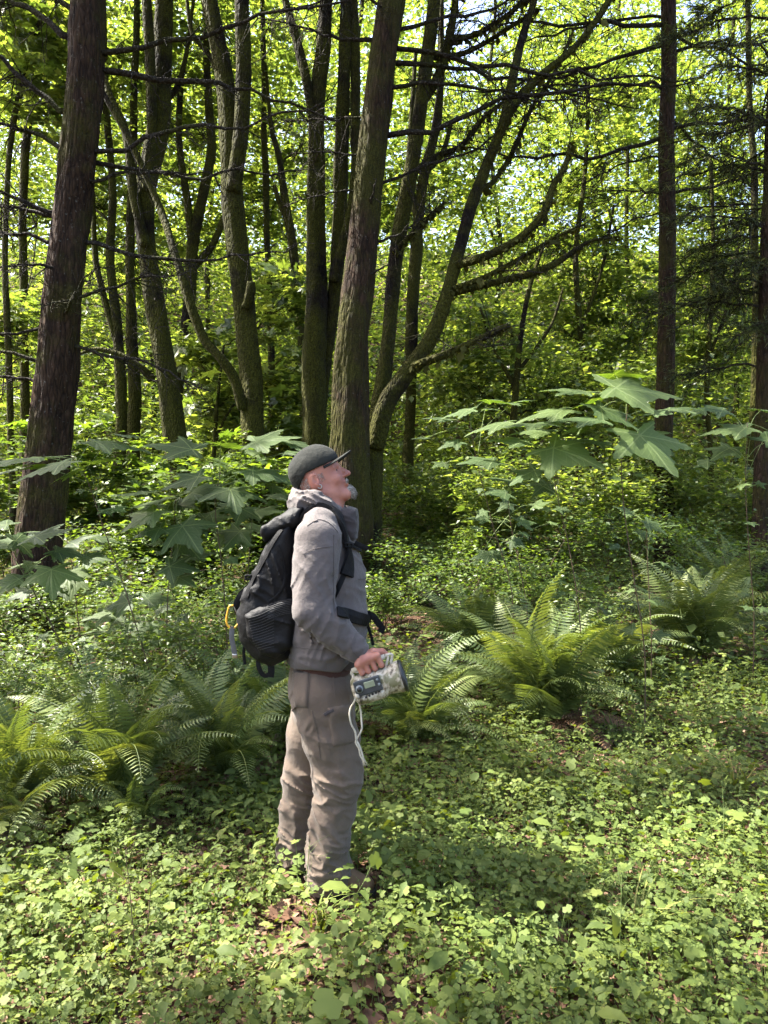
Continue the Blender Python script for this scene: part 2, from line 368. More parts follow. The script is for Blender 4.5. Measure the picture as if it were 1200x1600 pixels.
# ------------------------------------------------------------------ trees
def bark_disp(amp, fr, seed, zs=1.1):
    def f(p, th, rad):
        z = np.r_[0, np.cumsum(np.linalg.norm(np.diff(p, axis=0), axis=1))]
        q = np.stack([np.cos(th)[None, :] * fr + 0 * z[:, None], np.sin(th)[None, :] * fr + 0 * z[:, None], z[:, None] * zs * 2.2 + 0 * th[None, :]], -1)
        rd = 1 - np.abs(2 * vnoise(q, seed) - 1); rd2 = 1 - np.abs(2 * vnoise(q * 2.3, seed + 5) - 1)
        lump = vnoise(q * np.array([.35, .35, .5]), seed + 9) - .5
        return rad[:, None] * amp * ((rd - .5) * .7 + (rd2 - .5) * .4 + lump * 1.6)
    return f
def pxpath(pts, d):
    out = []
    for q in pts:
        dd = d + (q[3] if len(q) > 3 else 0); p = P(q[0], q[1], dd); out.append([*p, q[2] * dd / FPX])
    return np.array(out)
def trunk(root, pts, d, mat, name='trunk', seg=28, n=None, amp=.10, fr=3.2, seed=1, ground_it=False, zs=1.1, label=None):
    w = pxpath(pts, d)
    if ground_it:
        b = w[0]; z0 = float(gz(b[0], b[1]))
        if b[2] > z0 + .05:
            t = (w[0] - w[1]); t = t[:3] / max(1e-6, -t[2]) if t[2] < -.01 else np.array([0, 0, -1.])
            L = b[2] - z0 + .15; nb = b.copy(); nb[:3] += t * L * np.array([.5, .5, 1]); nb[3] *= 1.18; w = np.vstack([nb, w])
    L = np.linalg.norm(np.diff(w[:, :3], axis=0), axis=1).sum()
    n = n or int(np.clip(L / (.05 + .15 * w[:, 3].max()), 12, 150))
    s = spline(w, n); g = G()
    r = np.clip(s[:, 3] * .82, .004, None).copy()
    if ground_it: hgt = s[:, 2] - s[0, 2]; r *= 1 + .35 * np.exp(-hgt / .35)
    # small natural wander
    s[:, :3] += (np.stack([vnoise(np.stack([s[:, 2] * .9, 0 * s[:, 2] + k * 7.7, 0 * s[:, 2] + seed], -1), k) for k in range(3)], -1) - .5) * np.array([1, 1, 0]) * r[:, None] * .5
    tube(g, s[:, :3], r, seg, bark_disp(amp, fr, seed, zs), r=.5)
    o = g.build(name, mat, root, label=label); return o, s
def leaf_cloud(centers, rad, n, flat=.45):
    """n points around each centre, flattened into layered sprays."""
    k = rng.integers(0, len(centers), n); p = rng.normal(0, .5, (n, 3)) * np.array([1, 1, flat])
    rr = np.broadcast_to(np.asarray(rad, float), (len(centers),))
    return centers[k] + p * rr[k][:, None]
def blob(c, r, nclump, flat=.8):
    v = unit(rng.normal(0, 1, (nclump, 3))) * (rng.random((nclump, 1)) ** .45); return np.asarray(c) + v * np.array([r, r, r * flat])
K_MAPLE = T_fan('maple'); K_KITE = T_kite(.34); K_OVAL = T_oval4(.34)
def crown(root, blobs, n, size, mat, tmpl=K_KITE, clump=.45, nclump=60, tilt=.5, name='crown', shade=True, limb_from=None, flat=.45, rlim=.012):
    g = G(); cc = []
    for c, r in blobs: cc.append(blob(c, r, nclump))
    cc = np.concatenate(cc)
    if shade: cc = cc[open_to_sun(cc, clump)]
    scatter(g, tmpl, leaf_cloud(cc, clump * np.exp(rng.normal(0, .3, len(cc))), n, flat), tilt, size)
    o = g.build(name, mat, root, smooth=False, kind='stuff')
    if limb_from is not None:
        for c, r in blobs:
            gl = G(); i = np.argmin(np.linalg.norm(limb_from[:, :3] - np.asarray(c), axis=1) + np.abs(limb_from[:, 2] - (c[2] - r * .8)) * .5)
            mm = twigs(gl, limb_from[i, :3], np.asarray(c, float), min(rlim * 4, max(rlim, limb_from[i, 3] * .4)), 6, 12, .12)
            near = cc[np.linalg.norm(cc - np.asarray(c), axis=1) < r * 1.05]
            for q in near[:28]: twigs(gl, mm[rng.integers(4, 12)], q, rlim, 3, 5, .1)
            gl.build('limb', M['maple_bark'], root)
    return o
def dead_limb(root, start, az, L, r0, rise=-.1, droop=.25, ntw=14, twl=.5, mat=None, hang=0, name='branch', curve=0., needles=None, side=1.0):
    """A conifer limb with side twigs in a flat spray; hang = lichen-hung fine twigs; needles = live foliage."""
    g = G(); n = 14; t = np.linspace(0, 1, n); a = az + curve * t
    st = L / (n - 1); d = np.stack([np.cos(a) , np.sin(a), rise - droop * t * 2 * (t > .1)], -1); d = unit(d)
    p = np.asarray(start) + np.r_[np.zeros((1, 3)), np.cumsum(d[:-1] * st, 0)]
    p[1:] += np.cumsum(rng.normal(0, .022 * L / 2, (n - 1, 3)) * [1, 1, 1.3], 0)
    tube(g, p, r0 * (1 - .85 * t) + .0025, 7, bark_disp(.25, 2, int(rng.integers(99))), r=.5)
    tips = []
    for k in range(int(ntw * 1.5)):
        u = rng.uniform(.12, 1); i = min(n - 2, int(u * (n - 1))); base = p[i] + (p[i + 1] - p[i]) * (u * (n - 1) - i)
        s = 1 if k % 2 else -1; aa = a[i] + s * rng.uniform(.6, 1.25)
        l = twl * (1.1 - .7 * u) * rng.uniform(.4, 1.2)
        e = base + l * np.array([math.cos(aa) * side, math.sin(aa) * side, rng.normal(-.25, .55)])
        m = twigs(g, base, e, .0078, 3, 6, .10); tips.append((m, aa))
        for j in range(int(rng.integers(2, 5))):
            b = m[rng.integers(1, 6)]; a3 = aa + rng.normal(0, .8)
            twigs(g, b, b + l * rng.uniform(.25, .55) * np.array([math.cos(a3), math.sin(a3), rng.normal(-.25, .35)]), .0046, 3, 4, .12)
    for k in range(hang):
        u = rng.uniform(.2, 1); b = p[min(n - 1, int(u * n))] + rng.normal(0, .06, 3); l = rng.uniform(.15, .55)
        twigs(g, b, b + np.array([rng.normal(0, .18) * l, rng.normal(0, .18) * l, -l]), .0032, 3, 6, .1)
    o = g.build(name, mat or M['dead_wood'], root)
    if needles:
        gn = G()
        for m, aa in tips + [(p[5:], a[-1])]:
            q = np.repeat(m, needles, 0) + rng.normal(0, .025, (len(m) * needles, 3)); ax = unit(np.gradient(m, axis=0))
            hd = np.repeat(ax, needles, 0) + rng.normal(0, .5, (len(q), 3)) + np.array([0, 0, -.35])
            scatter(gn, T_kite(.07, .01, .1), q, .8, .062, .35, head=hd)
        gn.build('needles', M['needle'], o, smooth=False, kind='stuff')
    return o
def base_of(pts, d):
    p = P(pts[0][0], pts[0][1], d); return np.array([p[0], d, float(gz(p[0], d))])

# --- big fir on the left
pts = [(60, 1020, 46), (66, 900, 41), (78, 760, 38), (90, 620, 36), (106, 400, 32), (120, 250, 31), (130, 100, 30), (137, 0, 29), (165, -400, 24), (185, -900, 17), (195, -1400, 9), (200, -1750, 3)]
T1 = thing('fir_tree', 'thick brown fir trunk with bare snaggy branches at the left edge', 'tree', base_of(pts, 7.5))
_, s1 = trunk(T1, pts, 7.5, M['fir_bark'], seg=72, n=230, amp=.17, fr=7, seed=2, ground_it=True, zs=1.6)
def at_h(s, py, d): i = np.argmin(np.abs(s[:, 2] - P(600, py, d)[2])); return s[i, :3]
for py, az, L, r0, rise, droop, ntw, twl, hang, cv in [
    (110, .15, 2.6, .03, .06, .06, 12, .5, 4, .1), (90, -.05, 2.9, .026, .12, .02, 12, .5, 2, -.1), (60, 3.0, 1.8, .03, .75, -.2, 14, .6, 6, .2), (15, 2.8, 1.6, .026, .8, -.2, 10, .5, 4, 0),
    (180, 3.3, 1.6, .028, .7, -.1, 14, .6, 6, .3), (235, 3.1, 1.5, .022, .35, -.05, 12, .5, 4, .2), (240, -.2, 2.6, .022, .05, -.1, 14, .55, 4, .1), (255, .25, 2.4, .02, .0, -.12, 12, .5, 2, 0),
    (285, -.05, 1.2, .016, .02, -.1, 10, .4, 2, .1), (330, 3.4, 1.4, .02, .3, -.1, 16, .6, 8, .2), (375, -.1, 2.2, .02, -.12, -.22, 20, .5, 8, .1), (345, 3.0, 1.3, .02, .25, .1, 14, .6, 10, 0),
    (380, 3.3, 1.5, .018, .2, .2, 14, .6, 10, .1), (470, -.3, 1.3, .016, .15, -.1, 16, .55, 5, .3), (500, -.9, .9, .014, .2, -.35, 10, .45, 3, .3), (540, -.15, 1.5, .018, -.2, .12, 14, .5, 3, .1),
    (560, 3.2, 1.3, .016, .1, .1, 12, .5, 4, 0), (600, 3.0, 1.2, .016, .22, .1, 12, .5, 3, 0), (430, -1.9, .7, .014, -.1, .2, 8, .35, 5, 0), (520, 3.5, 1.3, .014, .0, .15, 12, .5, 4, .1)]:
    st = at_h(s1, py, 7.5); dead_limb(T1, st + .12 * np.array([math.cos(az), math.sin(az), 0]), az, L, r0, rise, droop, ntw, twl, hang=hang, curve=cv)
for k in range(30):
    z = rng.uniform(7.2, 12.8); i = np.argmin(np.abs(s1[:, 2] - z)); az = rng.uniform(0, 2 * math.pi)
    st = s1[i, :3]; L = (14.4 - z) * .48 + .6
    mid = st + L * .6 * np.array([math.cos(az), math.sin(az), -.15])
    if open_to_sun(mid[None], .9)[0]: dead_limb(T1, st, az, L, .03, .0, .12, 18, 1.1, needles=15)

# --- mossy maples, left to right
MB = M['maple_bark']
def side_stem(root, pts, d, seed, seg=12, name='trunk'): return trunk(root, pts, d, MB, name, seg, amp=.22, fr=2.2, seed=seed)
T2 = thing('maple_tree', 'mossy maple trunk leaning left, next to the thick fir', 'tree', base_of([(300, 800)], 10.5))
_, s2 = trunk(T2, [(303, 815, 23), (287, 745, 21), (264, 610, 19), (242, 480, 18), (230, 380, 17), (231, 290, 18), (246, 190, 18), (254, 100, 16), (257, 0, 15), (250, -300, 11), (235, -650, 6)], 10.5, MB, seg=26, amp=.16, fr=3.2, seed=3, ground_it=True)
side_stem(T2, [(231, 300, 11, -.1), (236, 200, 10, -.15), (234, 90, 9, -.2), (229, 0, 9, -.2), (215, -300, 5, 0)], 10.5, 4)
side_stem(T2, [(229, 385, 9, -.1), (210, 300, 9, -.2), (196, 205, 7, -.2), (168, 140, 6, -.2), (150, 60, 5), (130, -60, 4)], 10.5, 5)
side_stem(T2, [(239, 592, 8, -.1), (222, 575, 6, -.25), (190, 555, 5, -.3), (150, 545, 4, -.3), (118, 556, 2.5, -.3)], 10.5, 6, 8, 'branch')
side_stem(T2, [(250, 165, 6, .1), (275, 140, 5, .1), (290, 90, 4), (300, 20, 3), (312, -80, 3)], 10.5, 61, 8, 'branch')
crown(T2, [((-4.6, 11, 11.2), 2.6), ((-6.2, 11.5, 11), 2.2), ((-3.6, 12.5, 12.6), 2.2)], 5200, .15, M['maple_leaf'], K_MAPLE, .55, 36, limb_from=s2)
T3 = thing('maple_tree', 'forked mossy maple with a long limb sweeping up to the left', 'tree', base_of([(405, 790)], 10.0))
_, s3 = trunk(T3, [(408, 800, 27), (400, 700, 22), (394, 570, 20), (374, 440, 20), (361, 320, 20), (357, 220, 19), (350, 125, 17), (335, 40, 15), (325, -20, 14), (300, -350, 9), (290, -700, 5)], 10.0, MB, seg=26, amp=.2, fr=3.2, seed=7, ground_it=True)
side_stem(T3, [(362, 300, 14, -.1), (376, 215, 15, -.15), (381, 110, 14, -.2), (378, 0, 13, -.2), (385, -300, 8)], 10.0, 8, 16)
side_stem(T3, [(378, 640, 9, -.1), (367, 595, 9, -.2), (345, 560, 8, -.3), (318, 528, 8, -.3), (297, 470, 8, -.3), (272, 390, 7.5, -.2), (250, 325, 7), (205, 225, 6), (158, 140, 5), (120, 60, 4)], 10.0, 9, 10, 'branch')
side_stem(T3, [(385, 480, 9, -.15), (392, 455, 9, -.22), (393, 440, 7, -.24)], 10.0, 10, 8, 'branch')
side_stem(T3, [(346, 130, 6, .1), (330, 90, 5, .1), (300, 50, 4), (290, -30, 3)], 10.0, 62, 8, 'branch')
crown(T3, [((-2.8, 10.5, 11.5), 2.4), ((-3.8, 9.2, 11), 2.0), ((-1.6, 11.5, 12.2), 2.4)], 4800, .15, M['maple_leaf'], K_MAPLE, .55, 36, limb_from=s3)
T4 = thing('maple_tree', 'dark cluster of mossy maple stems rising behind the cap', 'tree', base_of([(488, 760)], 10.2))
_, s4 = trunk(T4, [(486, 770, 28), (489, 670, 23), (493, 550, 21), (493, 400, 18), (494, 260, 16), (500, 125, 14), (508, 0, 12), (520, -300, 8), (525, -600, 5)], 10.2, MB, seg=24, amp=.22, fr=3.2, seed=11, ground_it=True)
side_stem(T4, [(500, 640, 13, .1), (516, 520, 14, .1), (526, 420, 14, .1), (531, 300, 13, .1), (536, 150, 12), (541, 0, 11), (550, -300, 6)], 10.2, 12, 16)
side_stem(T4, [(522, 440, 10, -.1), (540, 365, 10, -.15), (554, 285, 9, -.1), (557, 175, 9), (555, 50, 8), (550, -80, 6)], 10.2, 13, 12)
side_stem(T4, [(493, 255, 9, -.1), (484, 160, 8, -.1), (466, 75, 8), (446, 0, 6), (430, -90, 5)], 10.2, 14, 12)
crown(T4, [((-.2, 12, 12.5), 2.2)], 1400, .15, M['maple_leaf'], K_MAPLE, .55, 40, limb_from=s4)
# --- fir in the middle
pts = [(538, 800, 42), (546, 700, 35), (551, 560, 31), (567, 400, 28), (585, 250, 26), (598, 120, 25), (610, 0, 23), (645, -400, 18), (670, -900, 10), (680, -1300, 3)]
T5 = thing('fir_tree', 'straight fir trunk rising behind the head, mossy on its left', 'tree', base_of(pts, 9.0))
_, s5 = trunk(T5, pts, 9.0, bark_mat('fir_bark_mossy', (.010, .0058, .0038), (.054, .031, .0175), .56, moss=((.012, .012, .002), (.058, .055, .008)), lichen=.2), seg=64, n=210, amp=.15, fr=6.5, seed=21, ground_it=True, zs=1.6)
for py, az, L, r0, rise, droop, ntw, twl, hang, cv in [
    (75, .0, 3.4, .03, .05, .02, 24, .7, 12, -.1), (100, .2, 3.2, .026, .0, .05, 24, .7, 10, 0), (60, 3.1, 1.4, .024, .25, .0, 18, .6, 30, .2), (215, -.05, 3.8, .03, .02, -.02, 26, .7, 16, .1),
    (140, -.2, 2.6, .022, -.1, .1, 22, .6, 16, 0), (40, .3, 3.0, .022, .35, -.1, 22, .7, 6, 0), (290, .1, 2.4, .018, .22, -.2, 14, .5, 6, 0), (385, .4, 1.0, .014, .5, -.2, 6, .3, 2, 0),
    (300, 3.3, .9, .012, -.2, .1, 8, .35, 6, 0), (175, 3.0, 1.1, .014, .05, .1, 12, .5, 24, 0), (240, 3.2, .9, .012, .1, .1, 10, .4, 6, 0), (20, -2.4, 1.2, .016, .1, .2, 16, .5, 40, 0), (-40, 2.9, 1.5, .02, -.15, .1, 20, .6, 50, 0),
    (330, -1.2, .35, .016, .9, 0, 3, .12, 0, 0), (430, -.6, .3, .014, .3, 0, 3, .1, 0, 0)]:
    st = at_h(s5, py, 9.0); dead_limb(T5, st + .12 * np.array([math.cos(az), math.sin(az), 0]), az, L, r0, rise, droop, ntw, twl, hang=hang, curve=cv)
for k in range(26):
    z = rng.uniform(8.6, 13.5); i = np.argmin(np.abs(s5[:, 2] - z)); az = rng.uniform(0, 2 * math.pi)
    st = s5[i, :3]; L = (14.5 - z) * .38 + .4; mid = st + L * .6 * np.array([math.cos(az), math.sin(az), -.15])
    if open_to_sun(mid[None], .9)[0]: dead_limb(T5, st, az, L, .028, .0, .12, 16, 1.0, needles=14)
# --- spreading maple to the right of it
T6 = thing('maple_tree', 'spreading mossy maple with a curved trunk and limbs reaching right', 'tree', base_of([(582, 800)], 9.5))
_, s6 = trunk(T6, [(572, 800, 30), (578, 720, 25), (592, 640, 18), (606, 540, 14), (618, 400, 13), (636, 290, 13), (655, 190, 13), (668, 100, 13), (680, 0, 12), (700, -300, 8), (710, -600, 5)], 9.5, MB, seg=22, amp=.18, fr=2.6, seed=31, ground_it=True)
_, s6b = side_stem(T6, [(584, 700, 16, -.1), (604, 630, 16, -.15), (634, 585, 15, -.2), (670, 535, 14, -.25), (699, 465, 12.5, -.3), (720, 390, 11.5, -.3), (735, 322, 11, -.3), (757, 262, 10, -.3), (785, 195, 9, -.3), (801, 125, 8, -.3), (816, 60, 7, -.2), (838, -10, 6, -.2), (870, -200, 4)], 9.5, 32, 18)
for pp, sd in [
    ([(760, 258, 8, -.3), (800, 170, 8, -.4), (850, 115, 7, -.4), (900, 72, 6, -.4), (955, -5, 5, -.4), (1000, -120, 3, -.4)], 33),
    ([(716, 412, 9, -.35), (765, 398, 8, -.6), (815, 370, 7, -.7), (850, 332, 7, -.8), (865, 288, 6, -.8), (884, 256, 5, -.8), (890, 225, 3, -.8)], 34),
    ([(708, 452, 6, -.35), (760, 432, 5, -.5), (820, 400, 4, -.6), (870, 370, 3, -.6), (914, 350, 1.5, -.6)], 35),
    ([(706, 458, 7, -.2), (770, 442, 6, -.1), (820, 430, 7, 0), (868, 412, 6, .1), (920, 378, 3, .2), (965, 370, 1.5, .2)], 36),
    ([(645, 572, 8, -.3), (690, 556, 7, -.5), (735, 536, 6, -.6), (790, 511, 5, -.7), (796, 508, 3, -.7)], 37),
    ([(740, 300, 6, -.2), (770, 285, 5, 0), (800, 240, 5, .1), (830, 170, 4, .1), (868, 110, 3, .1), (900, 40, 2, .2)], 38),
    ([(618, 395, 6, -.1), (645, 365, 5, -.2), (675, 335, 4, -.2), (696, 316, 2, -.2)], 39),
    ([(640, 275, 7, .1), (680, 245, 6, .1), (720, 228, 5, .2), (760, 180, 4, .2), (800, 150, 3, .2)], 40),
    ([(660, 165, 8, .1), (690, 110, 8, .1), (705, 40, 7, .1), (715, -40, 6, .1)], 41),
    ([(700, 60, 6, .1), (740, 55, 5, 0), (790, 25, 4, 0), (830, -10, 3, 0)], 42), ([(670, 90, 6, .2), (720, 85, 5, .3), (770, 60, 4, .3), (840, 15, 3, .3)], 43)]:
    side_stem(T6, pp, 9.5, sd, 10, 'branch')
def twigify(root, paths, n, ln, seed_up=.5, r0=.007, name='twigs'):
    g = G()
    for s in paths:
        for k in range(n):
            i = int(rng.integers(len(s) // 4, len(s) - 1)); d = s[min(i + 2, len(s) - 1), :3] - s[max(0, i - 2), :3]; d = unit(d); e = unit(d * .6 + rng.normal(0, .7, 3) + np.array([0, 0, seed_up])); l = ln * rng.uniform(.4, 1.2)
            m = twigs(g, s[i, :3], s[i, :3] + e * l, r0, 4, 7, .12)
            for j in range(4): b = m[rng.integers(2, 7)]; twigs(g, b, b + unit(e + rng.normal(0, .6, 3)) * l * rng.uniform(.25, .6), r0 * .55, 3, 5, .12)
    g.build(name, M['dead_wood'], root, kind='stuff')
T6S = []
for o in [c for c in T6.children if c.name.startswith('branch')]:
    V = np.zeros(len(o.data.vertices) * 3, np.float32); o.data.vertices.foreach_get('co', V); V = V.reshape(-1, 3)[:-2].reshape(-1, 10, 3).mean(1) + np.array(T6['_o']); T6S.append(V)
twigify(T6, T6S + [s6b, s6], 14, .7); twigify(T2, [s2[len(s2) // 3:]], 30, .8); twigify(T3, [s3[len(s3) // 3:]], 30, .8); twigify(T4, [s4[len(s4) // 3:]], 26, .7)
gm = G()      # moss beards under the limbs
for o in [c for c in T6.children if c.name.startswith('branch')] + [c for c in T3.children if c.name.startswith('branch')]:
    V = np.zeros(len(o.data.vertices) * 3, np.float32); o.data.vertices.foreach_get('co', V); V = V.reshape(-1, 3) + np.array(o.parent['_o'])
    q = V[rng.integers(0, len(V), 240)]
    if o.parent is T6: scatter(gm, T_kite(.35, .02, .1), q, .5, .05, .4, head=np.tile([[0, 0, -1.]], (len(q), 1)), normal=rng.normal(0, 1, (len(q), 3)))
M['moss'] = leaf_mat('moss', [(0, (.03, .032, .006)), (1, (.09, .09, .02))], (1.6, 1.4, .4), .25, .9, .1)
gm.build('moss', M['moss'], T6, smooth=False, kind='stuff')
crown(T6, [((1.2, 10.2, 11), 2.0), ((3.0, 10.8, 11.5), 2.0)], 2200, .15, M['maple_leaf'], K_MAPLE, .55, 30, limb_from=s6)
# --- slim conifers on the right
pts = [(1038, 800, 18), (1039, 640, 16), (1040, 420, 15.5), (1042, 220, 14), (1045, 0, 13), (1050, -400, 10), (1055, -1000, 5), (1056, -1300, 2)]
T7 = thing('fir_tree', 'slim straight fir trunk on the right with long thin bare branches', 'tree', base_of(pts, 11.0))
_, s7 = trunk(T7, pts, 11.0, M['fir_bark'], seg=32, n=150, amp=.09, fr=4, seed=51, ground_it=True, zs=1.6)
for py, az, L, r0, rise, droop, ntw, twl, hang, cv in [
    (45, 3.2, 3.2, .03, -.02, .06, 30, .8, 10, 0), (70, 3.0, 3.4, .028, -.15, -.05, 26, .8, 10, 0), (210, 3.1, 3.6, .03, -.06, -.08, 28, .8, 14, 0), (205, 0, 2.4, .026, -.02, .1, 24, .8, 10, 0), (140, 3.3, 2.4, .02, .02, .1, 26, .7, 10, 0),
    (50, .1, 2.4, .02, -.1, .12, 24, .8, 14, 0), (90, -.4, 2.2, .02, .05, .15, 20, .8, 10, 0), (310, -.1, 2.2, .02, .25, .1, 22, .7, 10, 0), (310, 3.4, 1.2, .012, .05, .1, 12, .5, 6, 0), (190, .5, 2.0, .02, -.4, .0, 16, .6, 8, 0),
    (240, 3.0, 1.8, .012, -.25, .15, 18, .5, 10, 0), (490, 3.1, .35, .014, .12, 0, 2, .1, 0, 0), (330, 2.9, 1.1, .012, -.3, .1, 12, .4, 6, 0), (480, 0, .9, .012, -.05, .2, 12, .5, 10, 0), (20, 2.7, 2.6, .02, .1, .1, 24, .7, 8, 0)]:
    st = at_h(s7, py, 11.0); dead_limb(T7, st + .08 * np.array([math.cos(az), math.sin(az), 0]), az, L, r0, rise, droop, ntw, twl, hang=hang, curve=cv)
for k in range(20):
    z = rng.uniform(11.0, 13.5); i = np.argmin(np.abs(s7[:, 2] - z)); az = rng.uniform(0, 2 * math.pi); dead_limb(T7, s7[i, :3], az, (14 - z) * .35 + .4, .025, 0, .12, 14, .9, needles=14)
pts = [(1188, 830, 15), (1192, 700, 14), (1199, 500, 14), (1206, 300, 13), (1212, 0, 12), (1220, -500, 8), (1225, -1000, 3)]
T8 = thing('hemlock_tree', 'drooping hemlock with hanging needle sprays at the right edge', 'tree', base_of(pts, 9.0))
_, s8 = trunk(T8, pts, 9.0, M['fir_bark'], seg=24, n=110, amp=.09, fr=4, seed=61, ground_it=True, zs=1.6)
for k in range(40):
    py = rng.uniform(-350, 560); st = at_h(s8, py, 9.0); az = rng.uniform(2.2, 4.1) if k % 3 else rng.uniform(0, 6.28)
    dead_limb(T8, st, az, rng.uniform(.7, 1.7), .013, .15, .34, 14, .5, hang=16, needles=6 if k % 3 else None)
T9 = thing('maple_tree', 'slender dark trunk at far right below the hemlock sprays', 'tree', base_of([(1176, 800)], 12.0))
trunk(T9, [(1172, 800, 9), (1178, 640, 8), (1181, 480, 7), (1178, 300, 6), (1170, 100, 5), (1165, -150, 4)], 12.0, MB, seg=14, amp=.15, seed=66, ground_it=True)

# --- unseen maple added past the left edge so its crown shades saplings and herbs
T10 = thing('maple_tree', 'unseen maple added outside the left edge, its crown shading the saplings', 'tree', np.array([-6.6, 5.6, float(gz(-6.6, 5.6))]))
gt = G(); s10 = spline(np.array([[-6.6, 5.6, -.1, .26], [-6.5, 5.6, 2, .2], [-6.4, 5.7, 5, .17], [-6.6, 5.5, 8, .12], [-6.4, 5.6, 11, .05]]), 90); tube(gt, s10[:, :3], s10[:, 3], 20, bark_disp(.16, 2.6, 17), r=.5); gt.build('trunk', MB, T10)
crown(T10, [((-6.0, 5.2, 9.2), 2.3), ((-6.9, 6.4, 10.6), 2.2), ((-5.6, 3.8, 8.6), 1.8), ((-7.6, 4.6, 10.5), 2.0)], 2600, .13, M['maple_leaf'], K_MAPLE, .40, 22, limb_from=s10)
# --- thinner trees of the background, each with its own crown of backlit leaves
BGT = [  # label, distance, trunk points, extra stems, foliage blobs (px, py, dd, r)
    ('pale slender trunk in the gap left of the thick fir', 14., [(40, 720, 9), (38, 560, 8), (36, 400, 7), (42, 220, 7), (48, 60, 6), (50, -200, 4)], [], [(30, 120, 1, 1.2), (20, 330, 1, 1.1), (60, 480, 1.5, .9)]),
    ('crooked mossy trunk just right of the thick fir', 13., [(186, 740, 11), (190, 640, 11), (182, 520, 9), (172, 400, 8), (176, 300, 7), (165, 160, 6), (160, -100, 4)], [[(184, 540, 6), (165, 470, 6), (150, 400, 5), (146, 300, 4)]], [(190, 180, 1, 1.4), (165, 330, 1.6, 1.0), (200, 60, 1, 1.3)]),
    ('dark upright trunk close behind the leaning maple', 13.5, [(212, 760, 13), (209, 640, 12), (206, 500, 10), (204, 380, 9), (208, 250, 7), (212, 80, 6), (214, -120, 4)], [], [(215, 430, 2, 1.0), (280, 120, 1, 1.3)]),
    ('mossy wavy trunk with forks between the leaning and forked maples', 14., [(276, 690, 10), (283, 560, 10), (297, 470, 11), (303, 380, 11), (318, 300, 10), (330, 230, 9), (325, 120, 7), (318, -50, 5)], [[(300, 420, 7), (330, 385, 6), (350, 340, 5)], [(300, 380, 8), (290, 300, 7), (280, 220, 6), (284, 120, 5)]], [(300, 200, 1.5, 1.4), (330, 60, 1, 1.5), (290, 350, 2, 1.0)]),
    ('thin trunk standing in the bright gap left of the stem cluster', 15., [(424, 700, 6), (424, 560, 6), (420, 430, 6), (415, 300, 6), (413, 150, 5), (410, 0, 4), (408, -120, 3)], [], [(430, 180, 1, 1.4), (420, 330, 1.5, 1.1), (430, 40, 1, 1.5)]),
    ('bent mossy trunk leaning left beside the stem cluster', 14.5, [(476, 640, 9), (471, 520, 9), (462, 420, 8), (448, 330, 8), (438, 250, 6), (424, 200, 4), (415, 100, 3)], [[(452, 350, 6), (438, 320, 5), (428, 290, 4)]], [(460, 560, 2, .9), (430, 460, 2, .9), (450, 260, 2, 1.1)]),
    ('mossy twisting trunk seen between the limbs of the spreading maple', 14., [(640, 620, 10), (642, 500, 11), (648, 420, 11), (655, 340, 10), (664, 270, 9), (682, 200, 8), (690, 120, 7), (690, 0, 5)], [[(655, 350, 7), (640, 280, 6), (642, 200, 5), (650, 80, 4)], [(668, 265, 6), (690, 240, 5), (705, 190, 4)]], [(640, 130, 2, 1.2), (620, 300, 2, 1.0), (700, 300, 2.5, 1.2)]),
    ('leafy young maple filling the bright gap left of the slim fir', 16., [(905, 700, 6), (910, 560, 6), (900, 400, 5), (915, 250, 4), (920, 100, 3)], [[(905, 520, 4), (940, 420, 3), (960, 320, 2.5)]], [(900, 200, 0, 1.7), (960, 300, 1, 1.6), (850, 380, 1, 1.6), (930, 440, 1, 1.6), (980, 140, 2, 1.5), (880, 520, .5, 1.4), (970, 520, 1, 1.3)]),
    ('leafy understorey tree right of the slim fir', 15., [(1110, 720, 5), (1105, 580, 5), (1115, 420, 4), (1110, 250, 3)], [[(1108, 560, 3), (1140, 470, 3), (1155, 380, 2)]], [(1120, 420, 1, 1.3), (1100, 300, 1.5, 1.4), (1150, 520, 1, 1.2), (1110, 150, 2, 1.4), (1090, 560, .5, 1.1)]),
    ('shadowed bushy tree right of the curved maple trunk', 13., [(800, 720, 6), (806, 620, 6), (815, 520, 5), (830, 440, 4), (850, 380, 2.5)], [[(806, 610, 4), (770, 540, 3), (750, 480, 2)], [(810, 580, 4), (860, 510, 3), (880, 450, 2)]], [(800, 580, .5, 1.3), (870, 600, .8, 1.2), (760, 500, 1, 1.1), (930, 620, 1, 1.1), (720, 600, .8, .9), (1000, 600, 2, 1.2)]),
    ('young maple with pale leaves in front of the forked maple base', 11.8, [(330, 800, 4), (334, 700, 4), (340, 620, 3), (350, 540, 2)], [[(334, 700, 3), (360, 640, 2), (440, 560, 1.5)]], [(330, 640, .2, .8), (440, 480, .4, .8), (440, 600, .3, .7), (320, 560, .8, .7), (455, 690, .3, .5)]),
    ('spindly tree with hanging leaves at top left', 12., [(20, 760, 6), (14, 600, 6), (8, 400, 5), (20, 200, 5), (60, 40, 4), (90, -100, 3)], [], [(45, 130, 0, .9), (30, 30, 0, .8), (80, 60, 1, .9), (10, 500, 1, .8)]),
]
for i, (lab, d, tp, ex, bl) in enumerate(BGT):
    r = thing('background_tree', lab, 'tree', base_of(tp, d), 'thin trees of the background')
    _, s = trunk(r, tp, d, MB, seg=12, amp=.2, fr=2.2, seed=80 + i, ground_it=True)
    for k, e in enumerate(ex): trunk(r, e, d, MB, 'branch', 9, amp=.2, fr=2, seed=120 + i * 3 + k)
    bb = [(P(a, b, d + c), rr) for a, b, c, rr in bl]
    crown(r, bb, int(sum(950 * q[1] ** 2 for q in bb)), .11, M['maple_leaf'], K_MAPLE if d < 13 else K_KITE, .38, 34, shade=i < 7, limb_from=s, tilt=.55, rlim=.006)
